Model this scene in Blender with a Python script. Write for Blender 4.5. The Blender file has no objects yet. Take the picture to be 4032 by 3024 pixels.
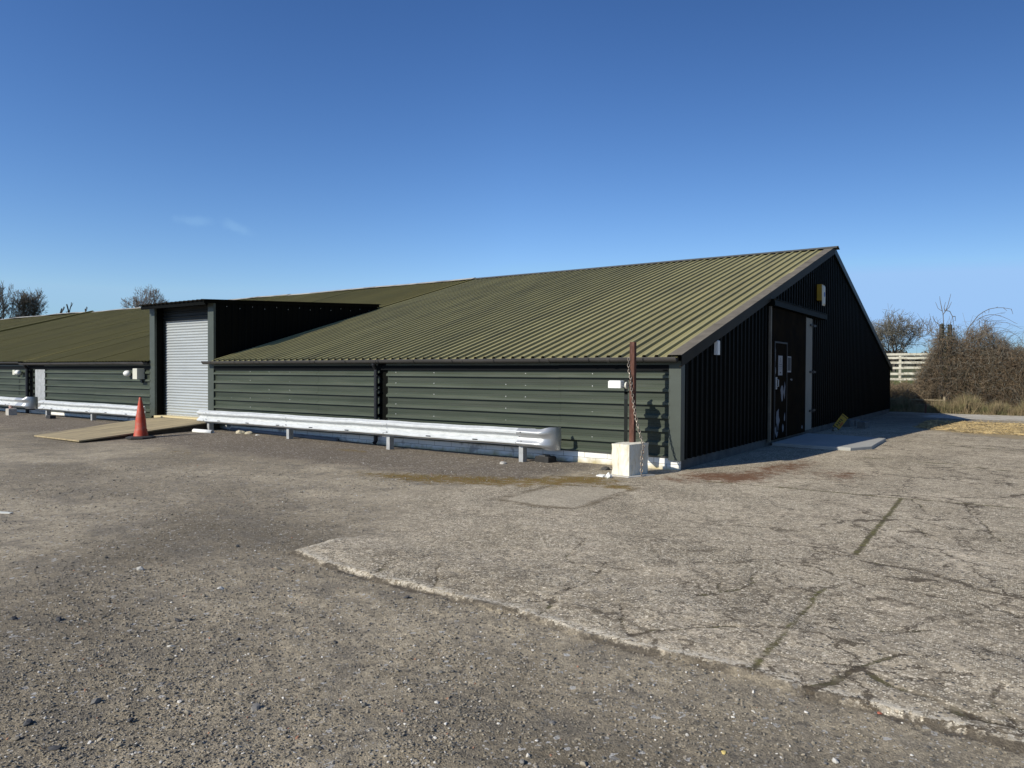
import bpy, math, random
import numpy as np
from mathutils import Vector, Matrix

# ------------------------------------------------------------------ camera, sky, sun, exposure
SC = bpy.context.scene
COL = SC.collection
cam_d = bpy.data.cameras.new("camera")
cam = bpy.data.objects.new("camera", cam_d)
COL.objects.link(cam)
cam_d.lens = 25.77
cam_d.sensor_width = 36.0
cam_d.clip_start = 0.05
cam_d.clip_end = 6000
cr = Vector((0.818789, 0.574075, 0.004665))
cu = Vector((-0.013001, 0.010418, 0.999861))
cf = Vector((-0.573947, 0.818736, -0.015993))
m = Matrix((cr, cu, -cf)).transposed().to_4x4()
m.translation = Vector((4.625, -11.388, 1.6))
cam.matrix_world = m
SC.camera = cam

SUN_EL = math.radians(31.9)
SUN_AZ = math.radians(180 + 21.1)          # clockwise from +Y
W = bpy.data.worlds.new("World")
SC.world = W
W.use_nodes = True
wn, wl = W.node_tree.nodes, W.node_tree.links
wn.clear()
wo = wn.new("ShaderNodeOutputWorld")
wb = wn.new("ShaderNodeBackground")
sky = wn.new("ShaderNodeTexSky")
sky.sky_type = 'NISHITA'
sky.sun_disc = False
sky.sun_elevation = SUN_EL
sky.sun_rotation = SUN_AZ
sky.altitude = 0
sky.air_density = 1.0
sky.dust_density = 0.35
sky.ozone_density = 2.6
wb.inputs[1].default_value = 0.1
# two faint wisps of cloud
tc = wn.new("ShaderNodeTexCoord")
# deeper, more saturated blue than the stock sky: a power curve on each channel
sepc = wn.new("ShaderNodeSeparateColor")
comb = wn.new("ShaderNodeCombineColor")
# the side away from the sun is a little deeper than the model gives
tcs = wn.new("ShaderNodeTexCoord")
dts = wn.new("ShaderNodeVectorMath"); dts.operation = 'DOT_PRODUCT'; dts.inputs[1].default_value = (0.819, 0.574, 0.0)
wl.new(tcs.outputs['Generated'], dts.inputs[0])
mrs = wn.new("ShaderNodeMapRange"); mrs.inputs['From Min'].default_value = 0.0; mrs.inputs['From Max'].default_value = 0.60
mrs.inputs['To Min'].default_value = 1.0; mrs.inputs['To Max'].default_value = 0.73
wl.new(dts.outputs['Value'], mrs.inputs['Value'])
scs = wn.new("ShaderNodeVectorMath"); scs.operation = 'SCALE'
wl.new(sky.outputs[0], scs.inputs[0]); wl.new(mrs.outputs[0], scs.inputs['Scale'])
wl.new(scs.outputs[0], sepc.inputs[0])
for ch, (g_, k_, top_) in enumerate(((1.6, 3.14, 0.25), (1.45, 2.6, 0.35), (1.38, 2.75, 0.45))):
    m1 = wn.new("ShaderNodeMath"); m1.operation = 'MULTIPLY'; m1.inputs[1].default_value = 0.075
    m2 = wn.new("ShaderNodeMath"); m2.operation = 'MINIMUM'; m2.inputs[1].default_value = top_
    m3 = wn.new("ShaderNodeMath"); m3.operation = 'POWER'; m3.inputs[1].default_value = g_
    m4 = wn.new("ShaderNodeMath"); m4.operation = 'MULTIPLY'; m4.inputs[1].default_value = k_ / 0.1
    wl.new(sepc.outputs[ch], m1.inputs[0]); wl.new(m1.outputs[0], m2.inputs[0]); wl.new(m2.outputs[0], m3.inputs[0]); wl.new(m3.outputs[0], m4.inputs[0])
    wl.new(m4.outputs[0], comb.inputs[ch])
prev = comb.outputs[0]
for (dx, dy, dz), sx, tilt in (((-0.837, 0.514, 0.1835), 0.016, 0.0), ((-0.812, 0.556, 0.1795), 0.016, 0.3)):
    d = Vector((dx, dy, dz)).normalized()
    h = Vector((0, 0, 1)).cross(d).normalized()
    v = d.cross(h)
    h2 = h * math.cos(tilt) + v * math.sin(tilt)
    v2 = -h * math.sin(tilt) + v * math.cos(tilt)
    dh = wn.new("ShaderNodeVectorMath"); dh.operation = 'DOT_PRODUCT'; dh.inputs[1].default_value = h2
    dv = wn.new("ShaderNodeVectorMath"); dv.operation = 'DOT_PRODUCT'; dv.inputs[1].default_value = v2
    df = wn.new("ShaderNodeVectorMath"); df.operation = 'DOT_PRODUCT'; df.inputs[1].default_value = d
    for n_ in (dh, dv, df):
        wl.new(tc.outputs['Generated'], n_.inputs[0])
    c0 = wn.new("ShaderNodeCombineXYZ")
    ma = wn.new("ShaderNodeMath"); ma.operation = 'MULTIPLY'; ma.inputs[1].default_value = 1 / (sx * 1.9)
    mb_ = wn.new("ShaderNodeMath"); mb_.operation = 'MULTIPLY'; mb_.inputs[1].default_value = 1 / (sx * 0.55)
    mc = wn.new("ShaderNodeMath"); mc.operation = 'SUBTRACT'; mc.inputs[0].default_value = 1.0
    wl.new(dh.outputs['Value'], ma.inputs[0]); wl.new(dv.outputs['Value'], mb_.inputs[0])
    wl.new(df.outputs['Value'], mc.inputs[1])
    md = wn.new("ShaderNodeMath"); md.operation = 'MULTIPLY'; md.inputs[1].default_value = 40
    wl.new(mc.outputs[0], md.inputs[0])
    wl.new(ma.outputs[0], c0.inputs[0]); wl.new(mb_.outputs[0], c0.inputs[1]); wl.new(md.outputs[0], c0.inputs[2])
    ln = wn.new("ShaderNodeVectorMath"); ln.operation = 'LENGTH'
    wl.new(c0.outputs[0], ln.inputs[0])
    nz = wn.new("ShaderNodeTexNoise"); nz.inputs['Scale'].default_value = 70; nz.inputs['Detail'].default_value = 4
    wl.new(tc.outputs['Generated'], nz.inputs['Vector'])
    ad = wn.new("ShaderNodeMath"); ad.operation = 'ADD'
    wl.new(ln.outputs['Value'], ad.inputs[0]); wl.new(nz.outputs[0], ad.inputs[1])
    mr = wn.new("ShaderNodeMapRange"); mr.interpolation_type = 'SMOOTHERSTEP'
    mr.inputs['From Min'].default_value = 1.6; mr.inputs['From Max'].default_value = 0.55
    mr.inputs['To Min'].default_value = 0.0; mr.inputs['To Max'].default_value = 0.19
    wl.new(ad.outputs[0], mr.inputs['Value'])
    mx = wn.new("ShaderNodeMix"); mx.data_type = 'RGBA'
    wl.new(mr.outputs[0], mx.inputs['Factor'])
    wl.new(prev, mx.inputs['A'])
    mx.inputs['B'].default_value = (3.6, 6.2, 9.0, 1)
    prev = mx.outputs['Result']
wl.new(prev, wb.inputs[0])
wl.new(wb.outputs[0], wo.inputs[0])

sd = bpy.data.lights.new("sun", 'SUN')
sd.energy = 5.0
sd.angle = math.radians(0.5)
sd.color = (1.0, 0.94, 0.82)
sun = bpy.data.objects.new("sun", sd)
COL.objects.link(sun)
sun.rotation_euler = Vector((3.007, 7.797, -5.208)).to_track_quat('-Z', 'Y').to_euler()
sun.location = (-20, -50, 40)

SC.view_settings.view_transform = 'Standard'
SC.view_settings.look = 'None'
SC.view_settings.exposure = 0.0
SC.view_settings.gamma = 1.0
SC.render.engine = 'CYCLES'
SC.render.resolution_x = 1024
SC.render.resolution_y = 768

rng = np.random.default_rng(7)
random.seed(7)


# ------------------------------------------------------------------ helpers
class MB:
    """collects quads / tris, builds one mesh"""
    def __init__(s):
        s.v = []; s.f = []; s.marks = []

    def add(s, vs, fs):
        o = len(s.v)
        s.marks.append((o, len(s.f)))
        s.v.extend([tuple(map(float, q)) for q in vs])
        s.f.extend([tuple(i + o for i in q) for q in fs])
        return s

    def box(s, a, b, bev=0.0):
        x0, y0, z0 = a; x1, y1, z1 = b
        return s.prism([(x0, y0), (x1, y0), (x1, y1), (x0, y1)], z0, z1, bev)

    def prism(s, pts, z0, z1, bev=0.0):
        n = len(pts)
        if bev <= 0:
            vs = [(x, y, z0) for x, y in pts] + [(x, y, z1) for x, y in pts]
            fs = [tuple(range(n))[::-1], tuple(range(n, 2 * n))]
            fs += [(i, (i + 1) % n, n + (i + 1) % n, n + i) for i in range(n)]
            return s.add(vs, fs)
        cx = sum(q[0] for q in pts) / n; cy = sum(q[1] for q in pts) / n
        ins = []
        for i in range(n):
            p0 = Vector(pts[i - 1]); p1 = Vector(pts[i]); p2 = Vector(pts[(i + 1) % n])
            d1 = (p0 - p1).normalized(); d2 = (p2 - p1).normalized()
            q = p1 + (d1 + d2) * bev
            ins.append((q.x, q.y))
        vs = [(x, y, z0) for x, y in pts] + [(x, y, z1 - bev) for x, y in pts] + [(x, y, z1) for x, y in ins]
        fs = [tuple(range(n))[::-1], tuple(range(2 * n, 3 * n))]
        for k in (0, n):
            fs += [(k + i, k + (i + 1) % n, k + n + (i + 1) % n, k + n + i) for i in range(n)]
        return s.add(vs, fs)

    def tube(s, pts, r, n=8, cap=True):
        pts = [Vector(q) for q in pts]
        rs = r if isinstance(r, (list, tuple)) else [r] * len(pts)
        rings = []
        up = None
        for i, p in enumerate(pts):
            t = (pts[min(i + 1, len(pts) - 1)] - pts[max(i - 1, 0)]).normalized()
            if up is None:
                up = Vector((0, 0, 1)) if abs(t.z) < 0.9 else Vector((1, 0, 0))
            a = t.cross(up).normalized(); b = t.cross(a).normalized()
            up = -b if (-b).length > 0 else up
            rings.append([p + a * math.cos(2 * math.pi * k / n) * rs[i] + b * math.sin(2 * math.pi * k / n) * rs[i] for k in range(n)])
            up = b * -1
        vs = [q for rg in rings for q in rg]
        fs = []
        for i in range(len(pts) - 1):
            for k in range(n):
                fs.append((i * n + k, i * n + (k + 1) % n, (i + 1) * n + (k + 1) % n, (i + 1) * n + k))
        if cap:
            fs.append(tuple(range(n))[::-1]); fs.append(tuple(range((len(pts) - 1) * n, len(pts) * n)))
        return s.add(vs, fs)

    def sweep(s, prof, a, b, closed=False, cap=False):
        """extrude a list of 3d points by vector a..b offsets"""
        n = len(prof)
        vs = [Vector(q) + Vector(a) for q in prof] + [Vector(q) + Vector(b) for q in prof]
        fs = [(i, i + 1, n + i + 1, n + i) for i in range(n - 1)]
        if closed: fs.append((n - 1, 0, n, 2 * n - 1))
        if cap: fs += [tuple(range(n))[::-1], tuple(range(n, 2 * n))]
        return s.add(vs, fs)

    def build(s, name, mat, parent=None, smooth=False, shift=None):
        off = Vector((0, 0, 0))
        if shift is not None: off = Vector(shift)
        elif parent is not None:
            q = parent
            while q is not None:
                off += q.location; q = q.parent
        me = bpy.data.meshes.new(name)
        me.from_pydata([(v[0] - off.x, v[1] - off.y, v[2] - off.z) for v in s.v], [], s.f)
        me.validate(); me.update()
        if smooth:
            me.polygons.foreach_set("use_smooth", [True] * len(me.polygons))
        me.materials.append(mat)
        o = bpy.data.objects.new(name, me)
        COL.objects.link(o)
        if parent is not None:
            o.parent = parent
        return o


def build_each(b_, name, m_, parent):
    """every add() of b_ becomes an object of its own"""
    out = []
    mk = b_.marks + [(len(b_.v), len(b_.f))]
    for (v0, f0), (v1, f1) in zip(mk[:-1], mk[1:]):
        q = MB(); q.v = b_.v[v0:v1]; q.f = [tuple(i - v0 for i in f) for f in b_.f[f0:f1]]
        out.append(q.build(name, m_, parent))
    return out


def np_mesh(name, V, F, mat, smooth=False, parent=None):
    me = bpy.data.meshes.new(name)
    k = F.shape[1]
    me.vertices.add(len(V)); me.vertices.foreach_set("co", V.astype(np.float32).ravel())
    me.loops.add(F.size); me.loops.foreach_set("vertex_index", F.astype(np.int32).ravel())
    me.polygons.add(len(F))
    me.polygons.foreach_set("loop_start", np.arange(0, F.size, k, dtype=np.int32))
    me.polygons.foreach_set("loop_total", np.full(len(F), k, dtype=np.int32))
    me.polygons.foreach_set("use_smooth", np.full(len(F), smooth))
    me.update(calc_edges=True)
    me.materials.append(mat)
    o = bpy.data.objects.new(name, me)
    COL.objects.link(o)
    if parent is not None: o.parent = parent
    return o


def tag(o, label=None, cat=None, group=None, kind=None):
    if label: o["label"] = label
    if cat: o["category"] = cat
    if group: o["group"] = group
    if kind: o["kind"] = kind
    return o


def thing(name, loc, label, cat, group=None):
    o = bpy.data.objects.new(name, None)
    o.location = loc
    o.empty_display_size = 0.2
    COL.objects.link(o)
    return tag(o, label, cat, group)


def mat(name, col, rough=0.7, metal=0.0, var=0.0, vscale=3.0, col2=None, bump=0.0, bscale=60.0, stretch=(1, 1, 1), spec=0.4, c2lo=0.45, c2hi=0.65, dscale=None):
    M = bpy.data.materials.new(name)
    M.use_nodes = True
    N, L = M.node_tree.nodes, M.node_tree.links
    b = N["Principled BSDF"]
    b.inputs['Roughness'].default_value = rough
    b.inputs['Metallic'].default_value = metal
    b.inputs['Specular IOR Level'].default_value = spec
    t = N.new("ShaderNodeTexCoord")
    mp = N.new("ShaderNodeMapping"); mp.inputs['Scale'].default_value = stretch
    L.new(t.outputs['Object'], mp.inputs[0])
    c = N.new("ShaderNodeRGB"); c.outputs[0].default_value = (*col, 1)
    out = c.outputs[0]
    if col2 is not None:
        n = N.new("ShaderNodeTexNoise"); n.inputs['Scale'].default_value = dscale or vscale * 1.7
        n.inputs['Detail'].default_value = 8; n.inputs['Roughness'].default_value = 0.65
        L.new(mp.outputs[0], n.inputs['Vector'])
        r = N.new("ShaderNodeMapRange"); r.inputs['From Min'].default_value = c2lo; r.inputs['From Max'].default_value = c2hi
        L.new(n.outputs[0], r.inputs['Value'])
        x = N.new("ShaderNodeMix"); x.data_type = 'RGBA'
        L.new(r.outputs[0], x.inputs['Factor']); L.new(out, x.inputs['A']); x.inputs['B'].default_value = (*col2, 1)
        out = x.outputs['Result']
    if var > 0:
        n = N.new("ShaderNodeTexNoise"); n.inputs['Scale'].default_value = vscale; n.inputs['Detail'].default_value = 6
        L.new(mp.outputs[0], n.inputs['Vector'])
        r = N.new("ShaderNodeMapRange"); r.inputs['From Min'].default_value = 0.25; r.inputs['From Max'].default_value = 0.75
        r.inputs['To Min'].default_value = 1 - var; r.inputs['To Max'].default_value = 1 + var
        L.new(n.outputs[0], r.inputs['Value'])
        x = N.new("ShaderNodeVectorMath"); x.operation = 'SCALE'
        L.new(out, x.inputs[0]); L.new(r.outputs[0], x.inputs['Scale'])
        out = x.outputs[0]
    L.new(out, b.inputs['Base Color'])
    if bump > 0:
        n = N.new("ShaderNodeTexNoise"); n.inputs['Scale'].default_value = bscale; n.inputs['Detail'].default_value = 5
        L.new(mp.outputs[0], n.inputs['Vector'])
        bp = N.new("ShaderNodeBump"); bp.inputs['Strength'].default_value = bump; bp.inputs['Distance'].default_value = 0.01
        L.new(n.outputs[0], bp.inputs['Height']); L.new(bp.outputs[0], b.inputs['Normal'])
    return M


M_WALL = mat("green_cladding", (0.036, 0.047, 0.031), 0.45, var=0.30, vscale=1.0, col2=(0.052, 0.060, 0.044), stretch=(0.35, 1, 6), bump=0.05, bscale=9)
M_WALLRIB = mat("lit_green_rib", (0.062, 0.076, 0.054), 0.4, var=0.25, vscale=1.2, col2=(0.088, 0.100, 0.076), stretch=(0.35, 1, 6))
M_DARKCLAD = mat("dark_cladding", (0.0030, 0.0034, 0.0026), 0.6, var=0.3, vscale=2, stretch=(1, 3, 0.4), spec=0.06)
M_EAVE = mat("eave_shade_black", (0.004, 0.005, 0.006), 0.6, spec=0.1)
M_DARKVERGE = mat("dark_green_flashing", (0.010, 0.016, 0.011), 0.5, spec=0.2)
M_ROOF = mat("olive_roof_sheet", (0.300, 0.270, 0.128), 0.6, var=0.16, vscale=0.8, col2=(0.235, 0.212, 0.108), stretch=(3.0, 0.16, 1), spec=0.3, bump=0.05, bscale=14)
M_ROOF2 = mat("brown_roof_sheet", (0.168, 0.148, 0.056), 0.75, var=0.12, vscale=0.5, col2=(0.148, 0.134, 0.054), stretch=(1.2, 0.3, 1), spec=0.2)
M_TRIM = mat("green_grey_trim", (0.062, 0.074, 0.062), 0.45, var=0.12, vscale=4, bump=0.03, bscale=6)
M_VERGE = mat("brown_grey_flashing", (0.150, 0.130, 0.098), 0.6, var=0.18, vscale=3, col2=(0.19, 0.165, 0.125), spec=0.2)
M_VERGEFACE = mat("shaded_brown_flashing", (0.030, 0.024, 0.015), 0.6, var=0.2, vscale=3, spec=0.1)
M_RIDGE = mat("ridge_capping", (0.10, 0.10, 0.085), 0.55, var=0.15, vscale=2)
M_RIDGEPALE = mat("pale_ridge_capping", (0.42, 0.40, 0.34), 0.6, var=0.2, vscale=1.2, col2=(0.2, 0.19, 0.16))
M_GUTTER = mat("grey_plastic_gutter", (0.055, 0.052, 0.050), 0.5, var=0.18, vscale=3, stretch=(0.5, 1, 1))
M_BLACKPIPE = mat("black_downpipe", (0.012, 0.013, 0.016), 0.4, var=0.1)
M_GALV = mat("galvanised_steel", (0.60, 0.62, 0.62), 0.5, 0.12, var=0.10, vscale=7, col2=(0.50, 0.52, 0.52), stretch=(0.6, 1, 3), bump=0.06, bscale=25)
M_GALVPOST = mat("galvanised_post", (0.42, 0.43, 0.43), 0.5, 0.3, var=0.2, vscale=9)
M_GALVEND = mat("smooth_galvanised_end", (0.46, 0.47, 0.47), 0.35, 0.5, var=0.08, vscale=5)
M_SHUTTER = mat("roller_shutter_steel", (0.40, 0.43, 0.44), 0.45, 0.2, var=0.07, vscale=2.5, stretch=(0.6, 1, 4))
M_RUST = mat("rusty_steel", (0.085, 0.035, 0.022), 0.85, var=0.4, vscale=14, col2=(0.13, 0.06, 0.045), stretch=(1, 1, 0.35), bump=0.3, bscale=60)
M_CHAIN = mat("chain_steel", (0.30, 0.27, 0.23), 0.5, 0.5, var=0.3, vscale=18, col2=(0.14, 0.09, 0.06))
M_WHITEP = mat("white_plastic", (0.80, 0.80, 0.76), 0.4, var=0.04)
M_PALEBOX = mat("beige_box", (0.58, 0.57, 0.48), 0.5, var=0.06)
M_CONE = mat("orange_cone", (0.50, 0.060, 0.024), 0.55, var=0.22, vscale=7, col2=(0.42, 0.13, 0.085), dscale=9)
M_RUBBER = mat("dark_rubber", (0.028, 0.027, 0.026), 0.85, var=0.3, vscale=10)
M_DARKSTEEL = mat("dark_green_steel", (0.014, 0.017, 0.014), 0.5, var=0.1)
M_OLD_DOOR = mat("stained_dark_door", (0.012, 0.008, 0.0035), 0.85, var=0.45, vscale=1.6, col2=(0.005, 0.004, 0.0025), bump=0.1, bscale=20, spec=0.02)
M_JAMB = mat("weathered_pale_board", (0.20, 0.195, 0.165), 0.7, var=0.14, vscale=1.5)
M_CEMENT = mat("cement_slab", (0.36, 0.355, 0.325), 0.9, var=0.10, vscale=2.5, bump=0.2, bscale=40)
M_BLOCK = mat("breeze_block", (0.13, 0.13, 0.12), 0.9, var=0.2, vscale=9, bump=0.5, bscale=60)
M_YELLOW = mat("yellow_plastic", (0.36, 0.22, 0.015), 0.5, var=0.12, vscale=6)
M_BLACK = mat("black_print", (0.012, 0.012, 0.012), 0.6)
M_REDP = mat("red_print", (0.35, 0.03, 0.02), 0.6)
M_BLUEP = mat("blue_print", (0.04, 0.09, 0.30), 0.5)
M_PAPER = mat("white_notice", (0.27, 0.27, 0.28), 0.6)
M_SCREW = mat("bright_screw_head", (0.75, 0.75, 0.72), 0.35, 0.2)
M_SCREW2 = mat("dull_screw_cap", (0.30, 0.29, 0.22), 0.6)
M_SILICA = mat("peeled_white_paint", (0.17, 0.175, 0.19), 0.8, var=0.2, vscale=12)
M_FENCE = mat("weathered_white_rail", (0.52, 0.50, 0.41), 0.8, var=0.25, vscale=2.5, col2=(0.36, 0.33, 0.25))
M_OLDWOOD = mat("old_fence_wood", (0.28, 0.23, 0.15), 0.9, var=0.25, vscale=6)
M_TRUNK = mat("bare_bark", (0.060, 0.053, 0.045), 0.9, var=0.3, vscale=3)
M_TWIG = mat("bare_twig", (0.130, 0.112, 0.088), 0.9, var=0.3, vscale=1)
M_TWIGR = mat("pale_twig", (0.135, 0.125, 0.100), 0.9, var=0.25, vscale=1)
M_BRAMBLE = mat("bramble_stem", (0.140, 0.098, 0.060), 0.9, var=0.5, vscale=2.5, col2=(0.20, 0.155, 0.10), c2lo=0.5, c2hi=0.6, dscale=9)
M_BRAMBLE2 = mat("brown_weed_stem", (0.16, 0.115, 0.070), 0.9, var=0.4, vscale=2.5, col2=(0.24, 0.19, 0.12))
M_LEAF = mat("bramble_leaf", (0.040, 0.034, 0.018), 0.7, var=0.5, vscale=2.2, col2=(0.075, 0.055, 0.032))
M_IVY = mat("ivy_leaf", (0.035, 0.048, 0.016), 0.6, var=0.4, vscale=3)
M_DRYGRASS = mat("dry_grass", (0.24, 0.185, 0.105), 0.9, var=0.4, vscale=2.0, col2=(0.13, 0.135, 0.055))
M_GREENGRASS = mat("green_grass", (0.085, 0.125, 0.030), 0.9, var=0.35, vscale=2)
M_STRAW = mat("loose_straw", (0.50, 0.38, 0.19), 0.9, var=0.4, vscale=3, col2=(0.22, 0.17, 0.10), dscale=2.5)
M_FARTREE = mat("distant_tree", (0.060, 0.062, 0.052), 0.9, var=0.4, vscale=0.3)


def plinth_mat():
    M = mat("whitewashed_blockwork", (0.86, 0.85, 0.80), 0.85, bump=0.0)
    N, L = M.node_tree.nodes, M.node_tree.links
    b = N["Principled BSDF"]
    t = N.new("ShaderNodeTexCoord")
    g = N.new("ShaderNodeNewGeometry")
    sx = N.new("ShaderNodeSeparateXYZ"); L.new(t.outputs['Object'], sx.inputs[0])
    # brick pattern laid along whichever axis the wall runs on
    ad = N.new("ShaderNodeMath"); ad.operation = 'ADD'; L.new(sx.outputs[0], ad.inputs[0]); L.new(sx.outputs[1], ad.inputs[1])
    cb = N.new("ShaderNodeCombineXYZ"); L.new(ad.outputs[0], cb.inputs[0]); L.new(sx.outputs[2], cb.inputs[1])
    nz0 = N.new("ShaderNodeTexNoise"); nz0.inputs['Scale'].default_value = 5
    L.new(t.outputs['Object'], nz0.inputs['Vector'])
    vm = N.new("ShaderNodeVectorMath"); vm.operation = 'SCALE'; vm.inputs['Scale'].default_value = 0.02
    L.new(nz0.outputs['Color'], vm.inputs[0])
    va = N.new("ShaderNodeVectorMath"); L.new(cb.outputs[0], va.inputs[0]); L.new(vm.outputs[0], va.inputs[1])
    br = N.new("ShaderNodeTexBrick")
    br.inputs['Scale'].default_value = 1.0
    br.inputs['Brick Width'].default_value = 0.44; br.inputs['Row Height'].default_value = 0.105
    br.inputs['Mortar Size'].default_value = 0.004; br.inputs['Mortar Smooth'].default_value = 0.1
    br.inputs['Color1'].default_value = (0.86, 0.85, 0.80, 1); br.inputs['Color2'].default_value = (0.80, 0.79, 0.74, 1)
    br.inputs['Mortar'].default_value = (0.32, 0.30, 0.25, 1)
    L.new(va.outputs[0], br.inputs['Vector'])
    nz = N.new("ShaderNodeTexNoise"); nz.inputs['Scale'].default_value = 6; nz.inputs['Detail'].default_value = 8
    L.new(t.outputs['Object'], nz.inputs['Vector'])
    # damp, yellowed band that fades up from the ground, ragged by the noise
    zz = N.new("ShaderNodeMath"); zz.operation = 'MULTIPLY_ADD'; zz.inputs[1].default_value = -0.22
    L.new(nz.outputs[0], zz.inputs[0]); L.new(sx.outputs[2], zz.inputs[2])
    mr = N.new("ShaderNodeMapRange"); mr.inputs['From Min'].default_value = -0.02; mr.inputs['From Max'].default_value = -0.12
    L.new(zz.outputs[0], mr.inputs['Value'])
    mx = N.new("ShaderNodeMix"); mx.data_type = 'RGBA'
    L.new(mr.outputs[0], mx.inputs['Factor']); L.new(br.outputs['Color'], mx.inputs['A']); mx.inputs['B'].default_value = (0.50, 0.43, 0.25, 1)
    n2 = N.new("ShaderNodeTexNoise"); n2.inputs['Scale'].default_value = 2.2; n2.inputs['Detail'].default_value = 10
    L.new(t.outputs['Object'], n2.inputs['Vector'])
    m2 = N.new("ShaderNodeMapRange"); m2.inputs['From Min'].default_value = 0.60; m2.inputs['From Max'].default_value = 0.66; m2.inputs['To Max'].default_value = 0.7
    L.new(n2.outputs[0], m2.inputs['Value'])
    mx2 = N.new("ShaderNodeMix"); mx2.data_type = 'RGBA'
    L.new(m2.outputs[0], mx2.inputs['Factor']); L.new(mx.outputs['Result'], mx2.inputs['A']); mx2.inputs['B'].default_value = (0.30, 0.28, 0.26, 1)
    L.new(mx2.outputs['Result'], b.inputs['Base Color'])
    bp = N.new("ShaderNodeBump"); bp.inputs['Strength'].default_value = 0.5; bp.inputs['Distance'].default_value = 0.01
    L.new(br.outputs['Fac'], bp.inputs['Height']); bp.invert = True
    L.new(bp.outputs[0], b.inputs['Normal'])
    return M


M_PLINTH = plinth_mat()
M_GPLINTH = mat("shaded_grey_plinth", (0.10, 0.10, 0.095), 0.9, var=0.3, vscale=3, col2=(0.07, 0.07, 0.065), bump=0.3)  # plinth colour darkened to carry the shade of the gable side


def concrete_block_mat():
    M = mat("whitewashed_concrete", (0.74, 0.71, 0.60), 0.85, var=0.08, vscale=4, col2=(0.56, 0.48, 0.30), c2lo=0.48, c2hi=0.68, stretch=(3.0, 3.0, 0.6), bump=0.12, bscale=30)
    return M


M_CBLOCK = concrete_block_mat()
M_CBASE = mat("mortar_bed", (0.42, 0.40, 0.36), 0.9, var=0.2, vscale=12, bump=0.4, bscale=50)


def wood_deck_mat():
    M = mat("weathered_ply_ramp", (0.40, 0.32, 0.185), 0.85, var=0.25, vscale=1.6, col2=(0.22, 0.18, 0.11), stretch=(3.5, 0.45, 1), bump=0.1, bscale=30)
    return M


M_RAMP = wood_deck_mat()
M_RAMPSIDE = mat("dark_ramp_side", (0.06, 0.045, 0.028), 0.9, var=0.3, vscale=5)
M_THRESH = mat("pale_timber_threshold", (0.62, 0.52, 0.30), 0.8, var=0.1)

# ------------------------------------------------------------------ ground
def vnoise(x, y, seed, s):
    r = np.random.default_rng(seed).random((256, 256))
    x = x / s + 1000.37; y = y / s + 1000.71
    xi = np.floor(x).astype(int); yi = np.floor(y).astype(int)
    fx = x - xi; fy = y - yi
    fx = fx * fx * (3 - 2 * fx); fy = fy * fy * (3 - 2 * fy)
    g = lambda a, b: r[a & 255, b & 255]
    return (g(xi, yi) * (1 - fx) + g(xi + 1, yi) * fx) * (1 - fy) + (g(xi, yi + 1) * (1 - fx) + g(xi + 1, yi + 1) * fx) * fy - 0.5


def sstep(a, b, x):
    t = np.clip((x - a) / (b - a), 0, 1)
    return t * t * (3 - 2 * t)


def seg_dist(X, Y, pts):
    D = np.full(X.shape, 1e3)
    for (ax, ay), (bx, by) in zip(pts[:-1], pts[1:]):
        dx, dy = bx - ax, by - ay
        t = np.clip(((X - ax) * dx + (Y - ay) * dy) / (dx * dx + dy * dy + 1e-9), 0, 1)
        D = np.minimum(D, np.hypot(X - ax - t * dx, Y - ay - t * dy))
    return D


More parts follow.
